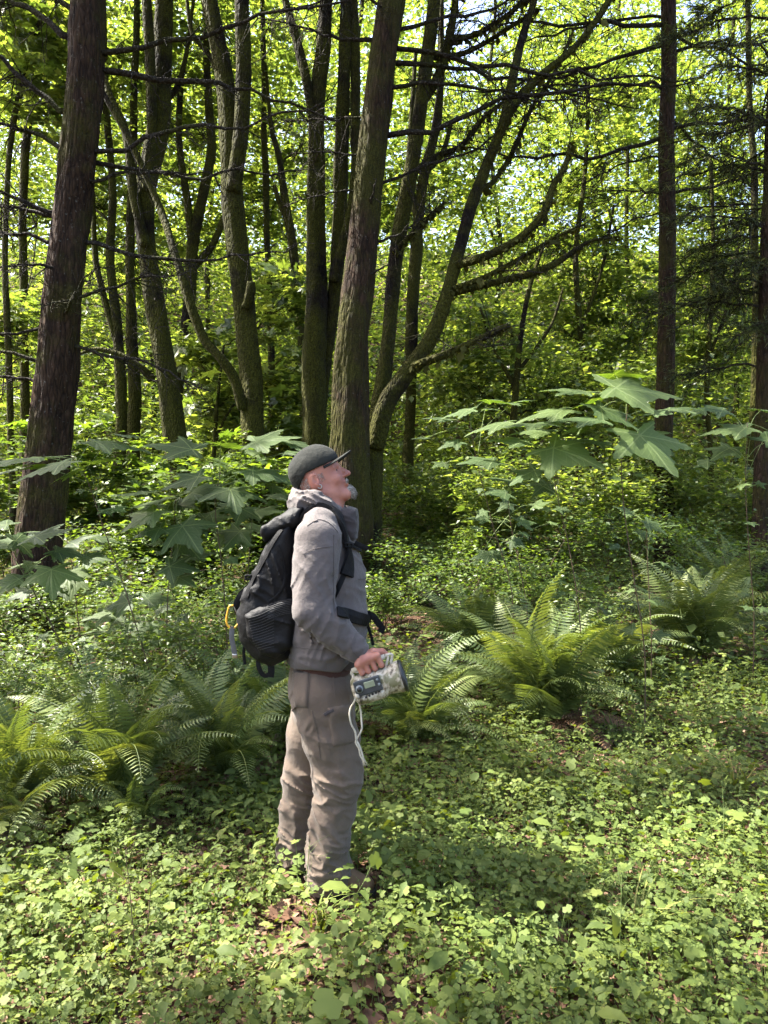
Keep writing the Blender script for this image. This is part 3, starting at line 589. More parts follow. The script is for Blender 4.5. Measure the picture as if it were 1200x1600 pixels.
# --- the far wood: one mass of backlit foliage behind everything
def far_wood():
    g = G(); cl = []
    def gap(px, py):
        return math.hypot((px - 725) / 70, (py - 45) / 105) < 1 or math.hypot((px - 15) / 30, (py - 430) / 70) < 1 or (math.hypot((px - 1010) / 150, (py - 110) / 130) < 1 and rng.random() < .35)
    for k in range(3000):
        d = rng.uniform(19, 27) if k % 2 else rng.uniform(28, 52); px = rng.uniform(-350, 1550); py = rng.uniform(-120, 760)
        if gap(px, py) or (py < 40 and rng.random() < .3): continue
        cl.append(P(px, py, d))
    for k in range(800):
        px = rng.uniform(-200, 1400); py = rng.uniform(-60, 430)
        if not gap(px, py): cl.append(P(px, py, rng.uniform(29, 48)))
    for k in range(500):
        d = rng.uniform(16, 25); px = rng.uniform(-300, 1500); cl.append(P(px, rng.uniform(560, 790), d))
    cl = np.array(cl); cl = cl[cl[:, 2] > gz(cl[:, 0], cl[:, 1]) - .2]; q = cl[:, 1] > 27.5
    n = np.clip((cl[:, 1] / 20), 1, 2)
    for c, num, sz, rad in ((cl[~q], 150000, .135, 1.05), (cl[q], 165000, .22, 1.7)):
        p = leaf_cloud(c, rad * np.exp(rng.normal(0, .3, len(c))), num, .55); p = p[p[:, 2] > gz(p[:, 0], p[:, 1])]; scatter(g, K_KITE, p, .65, sz, .3)
    y = rng.uniform(24, 64, 50000); x = rng.uniform(-.75, .75, 50000) * y; scatter(g, K_KITE, np.stack([x, y, gz(x, y) + rng.random(50000) ** 2 * 1.6], -1), .6, .3, .3)
    tag(g.build('far_wood_foliage', M['maple_leaf'], smooth=False), 'sunlit yellow-green leaves of the wood far behind the trunks', 'foliage', kind='stuff')
far_wood()
FT = [(560, 21, 6), (330, 22, 6), (770, 22, 5), (985, 20, 5), (1150, 22, 5), (240, 24, 5), (935, 26, 6)]
FL = ['between the middle fir and the curved maple', 'between the leaning and forked maples, farthest back', 'under the sky gap', 'just left of the slim right fir', 'near the hemlock sprays', 'behind the leaning maple', 'in the yellow leaves left of the slim fir, farthest back']
for (px, d, hw), l in zip(FT, FL):
    tp = [(px, 740, hw), (px + rng.uniform(-8, 8), 560, hw * .9), (px + rng.uniform(-14, 14), 380, hw * .8), (px + rng.uniform(-18, 18), 180, hw * .7), (px + rng.uniform(-24, 24), 0, hw * .6), (px + rng.uniform(-30, 30), -250, hw * .4)]
    r = thing('distant_tree', 'thin distant trunk ' + l, 'tree', base_of(tp, d), 'distant trunks of the wood')
    trunk(r, tp, d, MB, seg=10, amp=.15, fr=2, seed=int(px), ground_it=True)
    trunk(r, [(tp[2][0], 400, hw * .5), (tp[2][0] + rng.uniform(15, 40) * rng.choice([-1, 1]), 300, hw * .4), (tp[3][0] + rng.uniform(30, 60) * rng.choice([-1, 1]), 160, hw * .25)], d, MB, 'branch', 7, amp=.15, fr=2, seed=int(px) + 1)
# ------------------------------------------------------------------ shrubs of the undergrowth
def shrub(label, px, py, d, rad, h, n, leaf, tmpl=K_KITE, mat=None, nst=7, name='shrub', tilt=.4, cat='shrub'):
    b = P(px, py, d); base = np.array([b[0], d, float(gz(b[0], d))])
    r = thing(name, label, cat, base, 'small-leaved shrubs of the undergrowth'); gl = G(); pts = []
    for k in range(nst):
        a = rng.uniform(0, 6.28); e = base + np.array([math.cos(a) * rad * rng.uniform(.3, 1), math.sin(a) * rad * rng.uniform(.3, 1), h * rng.uniform(.65, 1.05)])
        gs = G(); s0 = base + rng.normal(0, .06, 3) * np.array([1, 1, 0]) - np.array([0, 0, .02]); mid = (s0 + e) / 2 + np.array([0, 0, h * .12]) + rng.normal(0, .05, 3)
        pa = spline(np.array([s0, mid, e]), 10); tube(gs, pa, np.linspace(.006, .002, 10), 5, cap=False)
        for j in range(9):
            q = pa[rng.integers(3, 10)]; a2 = rng.uniform(0, 6.28); l = rad * rng.uniform(.25, .6)
            tw = twigs(gs, q, q + l * np.array([math.cos(a2), math.sin(a2), rng.uniform(-.1, .35)]), .0022, 3, 6); pts.append(tw)
        pts.append(pa[4:]); gs.build('stem', M['stem'], r)
    pts = np.concatenate(pts); p = pts[rng.integers(0, len(pts), n)] + rng.normal(0, 1, (n, 3)) * np.array([.06, .06, .03]) * (rad / .6)
    p[:, 2] = np.maximum(p[:, 2], gz(p[:, 0], p[:, 1]) + .02)
    scatter(gl, tmpl, p, tilt, leaf, .3); gl.build('foliage', mat or M['shrub_leaf'], r, smooth=False, kind='stuff'); return r
W = 'small-leaved shrub '
for a in [
    (W + 'at the foot of the thick left fir, its left side', 10, 1030, 6.6, .7, .75, 1700, .042), (W + 'at the foot of the thick left fir, its right side', 130, 1000, 6.8, .7, .85, 1900, .042),
    (W + 'midway between the left fir and the backpack', 230, 1000, 6.2, .75, .9, 2400, .040), (W + 'just behind the backpack', 345, 990, 6.0, .75, .95, 2400, .040),
    (W + 'glinting in the sun low at the left edge', 30, 1130, 4.9, .6, .65, 2000, .034), (W + 'with glinting leaves left of the ferns, in sun', 190, 1100, 5.0, .65, .75, 2400, .034), (W + 'shading the fern left of the trousers', 330, 1100, 4.7, .6, .75, 2000, .034),
    (W + 'under the leaning maple trunk', 280, 880, 9.0, .9, 1.1, 2300, .055), (W + 'under the forked maple trunk', 400, 880, 8.6, .9, 1.15, 2300, .055), (W + 'left of the thick fir, farther back', -20, 900, 9.0, .9, 1.2, 1800, .055), (W + 'right behind the thick fir trunk', 165, 890, 9.0, .9, 1.15, 2200, .055),
    (W + 'sunlit beyond the bearded chin', 640, 830, 9.0, .9, .75, 2600, .050), (W + 'bright yellow-green at the end of the trail', 690, 800, 10.8, 1.0, .8, 2600, .055), (W + 'behind the vest, beside the trail', 600, 900, 7.6, .6, .6, 1500, .042),
    (W + 'right of the trail, in dappled shade', 730, 900, 7.8, .8, .8, 2200, .042), (W + 'behind the tall broad-leaved sapling stem', 830, 890, 7.6, .9, 1.0, 2600, .042), (W + 'left of the slim right fir, at its foot', 960, 880, 8.4, .9, 1.1, 2600, .046),
    (W + 'right of the slim right fir, at its foot', 1090, 870, 8.6, .9, 1.1, 2600, .046), (W + 'under the hemlock at the right edge', 1190, 880, 7.6, .8, 1.1, 2400, .046), (W + 'bright in sun behind the slim right fir', 1090, 780, 12.5, 1.2, 1.3, 2400, .07), (W + 'bright in sun left of the slim right fir, farther back', 960, 790, 12.5, 1.2, 1.2, 2400, .07),
    (W + 'between the central ferns, with pale leaves', 900, 990, 6.4, .6, .8, 2000, .036), (W + 'dark and bushy below the curved maple trunk', 640, 800, 12.0, 1.2, 1.6, 2400, .07), (W + 'dark and bushy right of the curved maple trunk', 760, 780, 12.2, 1.3, 1.7, 2600, .07)]:
    shrub(a[0], *a[1:], nst=6)
Y = 'tall leafy shrub '
for a in [
    (Y + 'at the far left edge, behind the thick fir', 5, 900, 9.6, 1.0, 2.2, 3600, .066), (Y + 'right of the thick fir, hiding the crooked trunk base', 175, 900, 10.2, 1.0, 2.1, 3600, .066), (Y + 'in front of the leaning maple base', 265, 900, 9.3, .9, 1.7, 3200, .06), (Y + 'between the leaning and forked maple bases', 345, 900, 9.6, .9, 1.9, 3400, .06), (Y + 'between the forked maple and the cap', 445, 900, 9.0, .8, 1.7, 3000, .06),
    (Y + 'under the curved maple limb, sunlit', 690, 850, 11.6, 1.0, 1.7, 3400, .066), (Y + 'right of the trail end with yellow-green leaves', 770, 850, 10.8, 1.1, 1.7, 3600, .066), (Y + 'behind the low spreading sapling', 850, 850, 10.4, 1.1, 1.9, 3800, .066), (Y + 'behind the largest sapling leaves', 940, 850, 10.6, 1.1, 2.0, 3800, .066), (Y + 'just right of the slim right fir', 1100, 850, 10.6, 1.1, 2.0, 3800, .066), (Y + 'at the right edge, behind the hemlock', 1170, 850, 10.8, 1.1, 2.1, 3400, .066)]:
    lf = a[1] < 600; shrub(*a[:6], int(a[6] * (.55 if lf else .8)), a[7] * (1.35 if lf else 1.05), mat=M['shrub_leaf'] if lf else M['maple_leaf'], nst=7, name='tall_shrub', tmpl=K_MAPLE if lf else T_kite(.42))

# ------------------------------------------------------------------ ferns
def frond_mesh(L, curve, seed, npin=38, wid=.13):
    r0 = np.random.default_rng(seed); g = G(); n = 22; t = np.linspace(0, 1, n)
    ang = curve[0] + (curve[1] - curve[0]) * t ** 1.4
    d = np.stack([np.cos(ang), 0 * t, np.sin(ang)], -1); p = np.r_[np.zeros((1, 3)), np.cumsum((d[:-1] + d[1:]) / 2 * L / (n - 1), 0)]
    p[:, 1] += .05 * L * r0.normal() * t ** 2
    tube(g, p, np.linspace(.0042, .0012, n), 4, cap=False, r=.8)
    rr = r0.random() * .2
    for k in range(npin):
        u = .10 + .89 * k / (npin - 1); x = u * (n - 1); i = min(n - 2, int(x)); c = p[i] + (p[i + 1] - p[i]) * (x - i); tg = unit(p[i + 1] - p[i]); nm = np.array([-tg[2], 0, tg[0]])
        w = wid * (L / .9) * min(1, (u - .04) / .22) ** .7 * (1 - max(0, (u - .35) / .65) ** 1.7) + .008
        for s in (-1, 1):
            lat = np.array([0, s, 0.]); w2 = w * r0.uniform(.9, 1.06); dr = r0.uniform(.10, .22); fw = r0.uniform(.12, .28); hw = .0092 * (L / .9) * (.6 + .4 * w / wid)
            ax = unit(lat + tg * fw - nm * dr)
            V = [c, c + ax * w2 * .3 + tg * hw * .75 + nm * .006, c + ax * w2 * .65 + tg * hw * .75 - nm * .002, c + ax * w2 - nm * w2 * .12 + tg * w2 * .12, c + ax * w2 * .65 - tg * hw * .55 - nm * .004, c + ax * w2 * .3 - tg * hw * .6 + nm * .002]
            g.add(V, [(0, 1, 5), (1, 2, 5), (2, 4, 5), (2, 3, 4)] if s > 0 else [(0, 5, 1), (1, 5, 2), (2, 5, 4), (2, 4, 3)], None, rr + r0.random() * .12)
    return g.mesh('frond', M['fern'], smooth=False)
FROND = [frond_mesh(1, c, 10 + k) for k, c in enumerate([(1.42, -.2), (1.3, -.7), (1.18, -.45), (1.5, .35), (1.05, -.75), (1.4, .05)])]
DRY = leaf_mat('dry_fern', [(0, (.07, .035, .015)), (1, (.16, .09, .04))], (1.2, 1, .7), .2, .7, .2, True)
DRYM = []
for m_ in (FROND[1], FROND[4]): q_ = m_.copy(); q_.materials.clear(); q_.materials.append(DRY); DRYM.append(q_)
def fern(label, px, py, d, n, L, lean=.0, az0=None, spread=6.28, zo=0., up=.0, group='sword ferns'):
    b = P(px, py, d); base = np.array([b[0], d, float(gz(b[0], d)) + .02 + zo]); r = thing('sword_fern', label, 'fern', base, group)
    gc = G(); tube(gc, np.array([base - [0, 0, .08], base + [0, 0, .02], base + [0, 0, .06]]), [.07, .06, .02], 8, bark_disp(.5, 2, 3)); gc.build('root_crown', M['litter'], r)
    for k in range(3):
        o = bpy.data.objects.new('frond', DRYM[k % 2]); COL.objects.link(o); o.parent = r; sd = L * rng.uniform(.45, .7); o.scale = (sd,) * 3; o.rotation_euler = (rng.normal(0, .5), rng.uniform(.35, .75), rng.uniform(0, 6.28)); o['label'] = 'withered brown frond'
    for k in range(n):
        a = (az0 - spread / 2 + spread * (k + rng.uniform(.1, .9)) / n) if az0 is not None else 6.283 * (k + rng.uniform(0, 1)) / n
        inner = rng.random()
        m = FROND[3] if inner < .18 + up else FROND[int(rng.choice([0, 1, 2, 4, 5]))]
        o = bpy.data.objects.new('frond', m); COL.objects.link(o); o.parent = r
        s = L * rng.uniform(.62, 1.08); o.scale = (s, s * rng.uniform(.85, 1.15), s * rng.uniform(.9, 1.05)); o.rotation_euler = (rng.normal(0, .17), rng.normal(-.02, .14), a); o.location = (rng.normal(0, .03), rng.normal(0, .03), 0)
fern('big sword fern right of the handheld caller, arching in sun', 850, 1130, 4.9, 58, 1.15)
fern('sword fern low behind the handheld caller', 650, 1165, 4.5, 38, .9)
fern('sword fern at the right edge with tall upright sunlit fronds', 1085, 1020, 6.4, 48, 1.25, up=.2)
fern('smaller sword fern behind the big central fern, its left', 745, 1010, 6.3, 38, 1.0)
fern('sword fern behind the big central fern, its right', 955, 1030, 6.0, 26, .95)
fern('sword fern right beside the trouser legs, on their left', 355, 1235, 3.95, 36, .9)
fern('sword fern left of centre with a wide upright frond', 190, 1265, 3.65, 36, .92, up=.15)
fern('sword fern cut by the left edge, silvery in sun', 30, 1270, 3.6, 36, .92)
fern('small sword fern drooping forward with pale sunlit fronds', 225, 1320, 3.42, 12, .46, az0=-1.9, spread=3.6)
fern('small sword fern at the left edge nearest the camera', 20, 1350, 3.3, 16, .5, az0=-1.2, spread=4)
fern('sword fern in shade behind the trouser knees', 430, 1140, 4.6, 28, .95)
fern('dark sword fern under the shrubs at left', 120, 1170, 4.5, 18, .7)
fern('upright sword fern under the slim right fir, farther back', 1130, 930, 7.8, 28, 1.15, up=.2)

# ------------------------------------------------------------------ saplings with hand-sized leaves
BIGL = [G() for _ in range(4)]
for k, g in enumerate(BIGL): v, t = T_palm(5, .60 + .05 * (k % 3), True, .05, .14 + .05 * k, 40 + k); g.add(v, t, None, .1 * k)
BIGM = [g.mesh('leaf', M['big_leaf'], smooth=True) for g in BIGL]
def big_leaf(root, org, at, span, normal, head, petiole_from=None):
    """One leaf as its own part: at = where blade meets stalk (world), span = width in m."""
    o = bpy.data.objects.new('leaf', random.choice(BIGM)); COL.objects.link(o); o.parent = root
    nm = Vector(normal).normalized(); h = Vector(head); h = (h - h.dot(nm) * nm).normalized(); y = nm.cross(h)
    s = span / 1.65
    Mx = Matrix(((h.x, y.x, nm.x, 0), (h.y, y.y, nm.y, 0), (h.z, y.z, nm.z, 0), (0, 0, 0, 1)))
    o.matrix_local = Matrix.Translation(Vector(np.asarray(at) - org)) @ Mx @ Matrix.Diagonal((s, s * random.uniform(.92, 1.08), s, 1))
def sapling(label, stem, d, leaves, group='broad-leaved saplings', rstem=.0048):
    """stem: (px,py[,dd]) from the top down; leaves: (px, py, dd, span_px, heading angle, lean towards camera)."""
    sp = np.array([P(q[0], q[1], d + (q[2] if len(q) > 2 else 0)) for q in stem])
    b = sp[-1]; base = np.array([b[0], b[1], float(gz(b[0], b[1]))]); pts = np.vstack([sp, base - [0, 0, .03]])
    r = thing('maple_sapling', label, 'sapling', base, group); s = spline(pts, 30); g = G(); tube(g, s, np.linspace(rstem * .5, rstem, 30), 7); g.build('stem', M['stem'], r)
    for (px, py, dd, spx, hd, lean) in leaves:
        at = P(px, py, d + dd); span = spx * (d + dd) / FPX
        i = np.argmin(np.linalg.norm(s - at, axis=1) + np.where(s[:, 2] > at[2] - .01, .15, 0)); q = s[min(29, i + 1)]
        pg = G(); tube(pg, spline(np.array([q, (q + at) / 2 + [0, 0, .03], at]), 8), np.linspace(.0028, .0018, 8), 5, cap=False); pg.build('leaf_stalk', M['green_stem'], r)
        big_leaf(r, base, at, span, (rng.normal(0, .16), -lean + rng.normal(0, .12), 1), (math.cos(hd), math.sin(hd), -.25 + rng.normal(0, .15)))
    for (px, py, dd, spx, hd, lean) in list(leaves):
        at = P(px + rng.uniform(-35, 35), py + rng.uniform(-4, 34), d + dd + rng.uniform(-.05, .3)); q = s[int(rng.integers(0, 9))]; pg = G(); tube(pg, spline(np.array([q, (q + at) / 2 + [0, 0, .03], at]), 7), np.linspace(.0022, .0015, 7), 4, cap=False); pg.build('leaf_stalk', M['green_stem'], r)
        big_leaf(r, base, at, spx * rng.uniform(.5, .8) * d / FPX, (rng.normal(0, .2), -lean + rng.normal(0, .15), 1), (math.cos(hd + rng.normal(0, .5)), math.sin(hd + rng.normal(0, .5)), -.3))
    for k in range(7):
        q = s[int(rng.integers(4, 24))]; a = rng.uniform(0, 6.28); at = q + np.array([math.cos(a), math.sin(a), .25]) * rng.uniform(.05, .13)
        pg = G(); tube(pg, np.array([q, (q + at) / 2 + [0, 0, .008], at]), [.002, .0016, .0013], 4, cap=False); pg.build('leaf_stalk', M['green_stem'], r); big_leaf(r, base, at, rng.uniform(.09, .17), (rng.normal(0, .25), rng.normal(-.3, .2), 1), (math.cos(a), math.sin(a), -.3))
    return r
# right-hand saplings
sapling('tall sapling with the largest maple leaves, left of the slim fir', [(985, 612), (978, 660), (971, 740), (985, 870), (1003, 980), (1008, 1040)], 4.7,
        [(962, 606, 0, 180, -.1, .42), (1000, 680, -.15, 155, -1.2, .95), (915, 612, .12, 120, 2.6, .12), (935, 655, -.1, 130, 2.9, .25), (880, 640, .15, 130, 3.1, .18), (845, 662, 0, 130, 3.2, .2), (960, 585, .25, 110, .6, -.1), (1045, 640, .2, 90, .2, .1)])
sapling('sapling with low spreading maple leaves between fern and slim fir', [(862, 726), (872, 780), (890, 860), (904, 950), (908, 1010)], 4.8,
        [(865, 700, -.1, 150, -.9, .55), (915, 690, 0, 110, .2, .25), (820, 690, .15, 100, 2.9, .2), (790, 660, .2, 110, 3.0, .2), (835, 735, .1, 90, 3.6, .45), (770, 720, .2, 100, 3.3, .35)])
sapling('short sapling with small pale lobed leaves left of the big fern', [(792, 770), (800, 830), (815, 900), (824, 960)], 5.6,
        [(790, 770, 0, 70, 3.4, .3), (765, 866, -.1, 52, 3.2, .5), (812, 815, 0, 50, .3, .4), (800, 845, -.1, 40, -.9, .9), (835, 790, .1, 50, .1, .3), (760, 810, .1, 50, 3.0, .3)])
sapling('sapling with three small leaves right of the large-leaved sapling', [(1010, 815), (1012, 880), (1016, 960), (1018, 1000)], 5.6, [(1012, 815, 0, 62, -.7, .5), (985, 800, .1, 48, 2.8, .3), (1040, 822, .1, 48, .2, .3)])
sapling('sapling at the right edge with half-hidden broad leaves', [(1168, 660), (1165, 760), (1172, 880), (1178, 960)], 5.7, [(1165, 668, 0, 110, 2.9, .3), (1200, 690, 0, 110, .3, .35), (1130, 640, .2, 80, 3.1, .2), (1140, 700, .2, 80, 3.6, .4), (1190, 640, .2, 90, .4, .2)])
sapling('thin sapling behind the tall one, leaning left, few leaves', [(730, 640), (745, 720), (770, 820), (800, 930)], 5.4, [(735, 640, 0, 80, 3.0, .25), (700, 655, .1, 70, 3.1, .25), (760, 625, .1, 70, .2, .2), (715, 690, 0, 60, 3.5, .4), (790, 630, .2, 60, .2, .2)])
# left-hand saplings
sapling('tall sapling with long flat leaves in front of the thick fir', [(110, 712), (134, 745), (160, 820), (190, 905), (222, 1010), (235, 1060)], 4.6,
        [(60, 715, -.1, 170, 3.1, .16), (150, 690, 0, 150, .15, .16), (100, 722, -.25, 130, -2.5, .25), (15, 728, -.1, 120, 3.2, .15), (190, 680, .1, 80, .2, .12)])
sapling('sapling with a tier of flat leaves left of the cap', [(345, 735), (336, 788), (345, 870), (352, 950), (356, 1040)], 4.9,
        [(300, 702, .1, 120, 3.1, .16), (345, 695, 0, 120, .1, .2), (400, 690, 0, 120, .1, .18), (450, 690, .1, 100, .05, .18), (395, 735, -.1, 125, -.3, .32), (360, 765, -.15, 110, -1.2, .5), (430, 745, -.05, 90, .1, .3), (310, 745, -.1, 100, 3.6, .35)])
sapling('sapling with drooping leaves just left of the backpack top', [(395, 800), (390, 860), (385, 930), (380, 1010)], 5.2, [(400, 800, 0, 95, -.2, .4), (370, 790, .1, 80, 3.0, .3), (425, 775, .1, 80, .3, .3), (375, 830, -.1, 80, -2, .8)])
sapling('sapling midway between left fir and backpack, pale topmost leaves', [(275, 775), (270, 840), (263, 920), (260, 1000), (258, 1060)], 4.9,
        [(265, 778, 0, 120, 3.0, .3), (300, 770, 0, 110, .2, .35), (240, 800, -.1, 100, -2.4, .45), (285, 822, -.1, 105, -1.0, .75), (225, 770, .15, 90, 3.0, .2), (320, 810, .1, 80, .2, .4), (265, 885, -.1, 85, -.4, .5), (300, 870, 0, 80, .4, .35)])
sapling('low sapling at the left edge with leaves over the fir trunk', [(20, 860), (50, 920), (85, 985), (120, 1060)], 4.6,
        [(20, 850, 0, 110, 3.0, .3), (55, 838, 0, 110, .3, .3), (90, 860, 0, 90, .1, .4), (80, 890, -.1, 95, -1.2, .8), (30, 905, -.1, 90, 3.4, .5), (10, 820, .2, 80, 2.9, .2)])
sapling('thin sapling crossing in front of the thick fir base', [(105, 845), (115, 900), (122, 970), (135, 1050)], 5.0, [(110, 848, 0, 80, .2, .35), (80, 835, .1, 70, 3.0, .3), (135, 870, -.05, 70, .0, .5), (118, 905, -.1, 60, -1.6, .9), (150, 840, .1, 64, .2, .25)])
sapling('low sapling in front of the shrubs, leaves near the frond tips', [(200, 940), (205, 1000), (212, 1060), (216, 1090)], 4.9, [(200, 940, 0, 80, 3, .45), (230, 935, 0, 76, .2, .4), (170, 960, -.1, 70, 3.3, .5), (215, 975, -.1, 66, -1.3, .9), (270, 1130, -.3, 60, .1, .6)])

# ------------------------------------------------------------------ ground cover
def cover():
    g = G(); gs = G()
    tre = T_trefoil(.4); pal = T_fan('herb'); ov = T_oval4(.36, .06, .16); ov2 = T_oval4(.24, .05, .2)
    def pts(n, y0, y1, dens_seed, thr=.0):
        y = y0 + (y1 - y0) * rng.random(n) ** .9; x = rng.uniform(-1, 1, n) * (y * .62 + .5)
        k = fbm(np.stack([x * 1.6, y * 1.6, 0 * x + dens_seed], -1), 3, dens_seed)
        dm = np.hypot(x + .27, (y - 2.95) * 1.0); path = np.abs(x - (.15 + .02 * y)) / (.22 + .02 * y)
        keep = (k > thr) & ~((np.abs(x + .21) < .20) & (np.abs(y - 2.85) < .16) & (rng.random(n) < .85)) & ~((y > 6.5) & (path < 1) & (rng.random(n) < .85))
        return x[keep], y[keep], k[keep]
    def lay(tm, n, y0, y1, seed, thr, size, h0, h1, tilt, var=.3, rb=0., rs=1.):
        x, y, k = pts(n, y0, y1, seed, thr); hh = fbm(np.stack([x * 2.3, y * 2.3, 0 * x], -1), 2, seed + 31)
        z = gz(x, y) + h0 + (h1 - h0) * rng.random(len(x)) ** 1.3 * (.4 + 1.1 * hh)
        p = np.stack([x, y, z], -1); rv = np.clip(rb + rs * (.55 * rng.random(len(x)) + .45 * fbm(np.stack([x * 3, y * 3, 0 * x], -1), 2, 77)), 0, 1)
        scatter(g, tm, p, tilt, size, var, r=rv); return p
    a = lay(tre, 42000, 1.6, 6.0, 1, .38, .029, .02, .17, .55)
    b = lay(pal, 24000, 1.6, 6.0, 2, .42, .018, .03, .20, .55)
    lay(ov, 11000, 1.6, 6.0, 3, .45, .030, .03, .17, .55); lay(ov2, 5000, 1.6, 6.0, 4, .48, .05, .04, .2, .5)
    lay(K_KITE, 44000, 1.6, 7.5, 5, .25, .018, .01, .12, .6)
    lay(ov, 300, 2.0, 5.0, 6, .45, .055, .06, .2, .5); lay(pal, 800, 1.9, 5.5, 8, .45, .038, .08, .24, .5)
    lay(tre, 9000, 5.5, 14, 9, .3, .075, .03, .28, .45); lay(K_KITE, 50000, 5.5, 16, 10, .22, .05, .02, .35, .5); lay(K_KITE, 26000, 13, 30, 11, .2, .11, .02, .8, .6)
    # stalks under the nearest leaves
    for p in np.concatenate([a[a[:, 1] < 4][:2600], b[b[:, 1] < 4][:1600]]):
        q = np.array([p[0] + rng.normal(0, .03), p[1] + rng.normal(0, .03), float(gz(p[0], p[1]))]); tube(gs, np.array([q, (p + q) / 2 + rng.normal(0, .006, 3), p]), [.0013, .0011, .0008], 3, cap=False)
    o = g.build('ground_cover', M['herb_leaf']); tag(o, 'low carpet of small green herb leaves over the forest floor', 'herbs', kind='stuff')
    tag(gs.build('herb_stalks', M['green_stem']), 'thin stalks of the low herbs near the camera', 'stalks', kind='stuff')
    gl = G(); n = 16000; y = rng.uniform(1.6, 9, n); x = rng.uniform(-1, 1, n) * (y * .6 + .5); p = np.stack([x, y, gz(x, y) + .006 + .012 * rng.random(n)], -1)
    scatter(gl, K_KITE, p, .35, .045, .45); scatter(gl, T_kite(.03, 0, .02), p[:3500] + rng.normal(0, .05, (3500, 3)) * [1, 1, 0] + [0, 0, .008], .12, .12, .5)
    tag(gl.build('leaf_litter', M['litter'], smooth=False), 'brown fallen leaves and twigs between the herbs', 'litter', kind='stuff')
cover()
# single plants that stand out of the carpet
def herb(label, px, py, d, h, leaves, name='herb', kind_t=None, size=.06, mat=None, lean=(0, 0), cat='plant', fine=0, head_up=False):
    b = P(px, py, d); base = np.array([b[0], d, float(gz(b[0], d))]); r = thing(name, label, cat, base, 'single plants above the herb carpet')
    top = base + np.array([lean[0], lean[1], h]); s = spline(np.array([base - [0, 0, .01], base + (top - base) * .5 + rng.normal(0, .008, 3), top]), 14); g = G(); tube(g, s, np.linspace(.0022, .001, 14), 5, cap=False)
    for k in range(fine):
        q = s[rng.integers(5, 14)]; twigs(g, q, q + h * np.array([rng.normal(0, .16), rng.normal(0, .16), rng.uniform(.05, .25)]), .0009, 3, 5)
    g.build('stem', mat or M['green_stem'], r)
    for k in range(leaves):
        gl = G(); q = s[13 if k < 2 else int(13 - k * 11 / max(1, leaves))]; a = k * 2.4 + rng.uniform(0, .6)
        scatter(gl, kind_t or T_oval(.27), q[None], .25, size * .68 * (1 - .25 * (k < 2)), .1, r=np.array([.3 + .6 * rng.random()]), head=np.array([[math.cos(a), math.sin(a), .5 if head_up else .1]]) * 3, normal=np.array([[-.25 * math.cos(a), -.25 * math.sin(a) - .2, 1]]))
        gl.build('leaf', M['herb_leaf'], r)
for a in [
    ('seedling with upright pointed pale leaves in the right foreground', 765, 1520, 2.42, .16, 6, T_oval(.26), .10), ('plant with pointed whitish leaves at mid right', 1110, 1340, 3.0, .15, 8, T_oval(.24), .09),
    ('round-leaved plant low at the right bottom', 925, 1560, 2.35, .09, 5, T_oval(.45), .10), ('pale star-leaved seedling near the bottom right', 932, 1590, 2.28, .07, 9, T_oval(.16), .055), ('broad-leaved plant at the bottom right corner', 1080, 1560, 2.35, .12, 7, T_oval(.4), .10),
    ('three-leaved plant in sun by the near boot', 612, 1440, 2.72, .16, 7, T_oval(.3), .085), ('tall nettle-like plant in front of the far trouser leg', 462, 1400, 2.86, .22, 8, T_palm(5, .72, True), .05), ('plant with wide leaves at the bottom left', 265, 1400, 2.85, .13, 6, T_oval(.4), .09),
    ('bright lobed-leaf plant left of the boots', 395, 1400, 2.9, .16, 7, T_palm(5, .72, True), .05), ('leafy sprig rising beside the big fern in sun', 920, 1180, 4.5, .42, 14, T_trefoil(.35), .09), ('leafy sprig at the right edge in sun', 1130, 1130, 4.9, .5, 16, T_trefoil(.35), .09), ('broad oval plant right of the trousers, in shade', 690, 1300, 3.4, .14, 6, T_oval(.36), .08),
    ('dark broad-leaved plant in the shade right of centre', 850, 1385, 2.85, .13, 6, T_oval(.42), .09), ('plant with big soft leaves near the right edge', 1040, 1470, 2.6, .13, 7, T_oval(.45), .09)]:
    herb(a[0], a[1], a[2], a[3], a[4], a[5], kind_t=a[6], size=a[7])
for a in [('bare branched stalk standing in the sunlit left foreground', 213, 1545, 2.4, .40, (-.03, 0), M['stem']), ('second bare stalk right beside the branched one', 222, 1530, 2.45, .30, (.03, .02), M['stem']), ('thin seed stalk leaning right before the near boot', 530, 1400, 2.72, .22, (.13, 0), M['green_stem']), ('thin upright stalk before the far trouser leg', 472, 1420, 2.7, .30, (.03, 0), M['green_stem']), ('thin upright stalk in the right foreground', 965, 1570, 2.4, .34, (.01, 0), M['green_stem']), ('thin stalk at the right edge of the foreground', 1130, 1330, 3.2, .36, (-.01, 0), M['green_stem'])]:
    herb(a[0], a[1], a[2], a[3], a[4], 0, 'seed_stalk', mat=a[6], lean=a[5], fine=9)
def grass_tuft(label, px, py, d, n, h):
    b = P(px, py, d); base = np.array([b[0], d, float(gz(b[0], d))]); r = thing('grass_tuft', label, 'grass', base, 'grass tufts'); g = G()
    for k in range(n):
        a = rng.uniform(0, 6.28); l = h * rng.uniform(.5, 1.1); t = np.linspace(0, 1, 7); o = base + rng.normal(0, .02, 3) * [1, 1, 0]
        c = o + np.stack([np.cos(a) * l * .7 * t ** 1.6, np.sin(a) * l * .7 * t ** 1.6, l * (t - .45 * t ** 2.2)], -1); sd = np.array([-math.sin(a), math.cos(a), 0]) * (.0035 * (1 - t ** 2) + .0004)[:, None]
        i = np.arange(6) * 2; g.add(np.stack([c - sd, c + sd], 1).reshape(-1, 3), None, np.stack([i, i + 1, i + 3, i + 2], -1), .6 + .4 * rng.random())
    g.build('blades', M['herb_leaf'], r, kind='stuff')
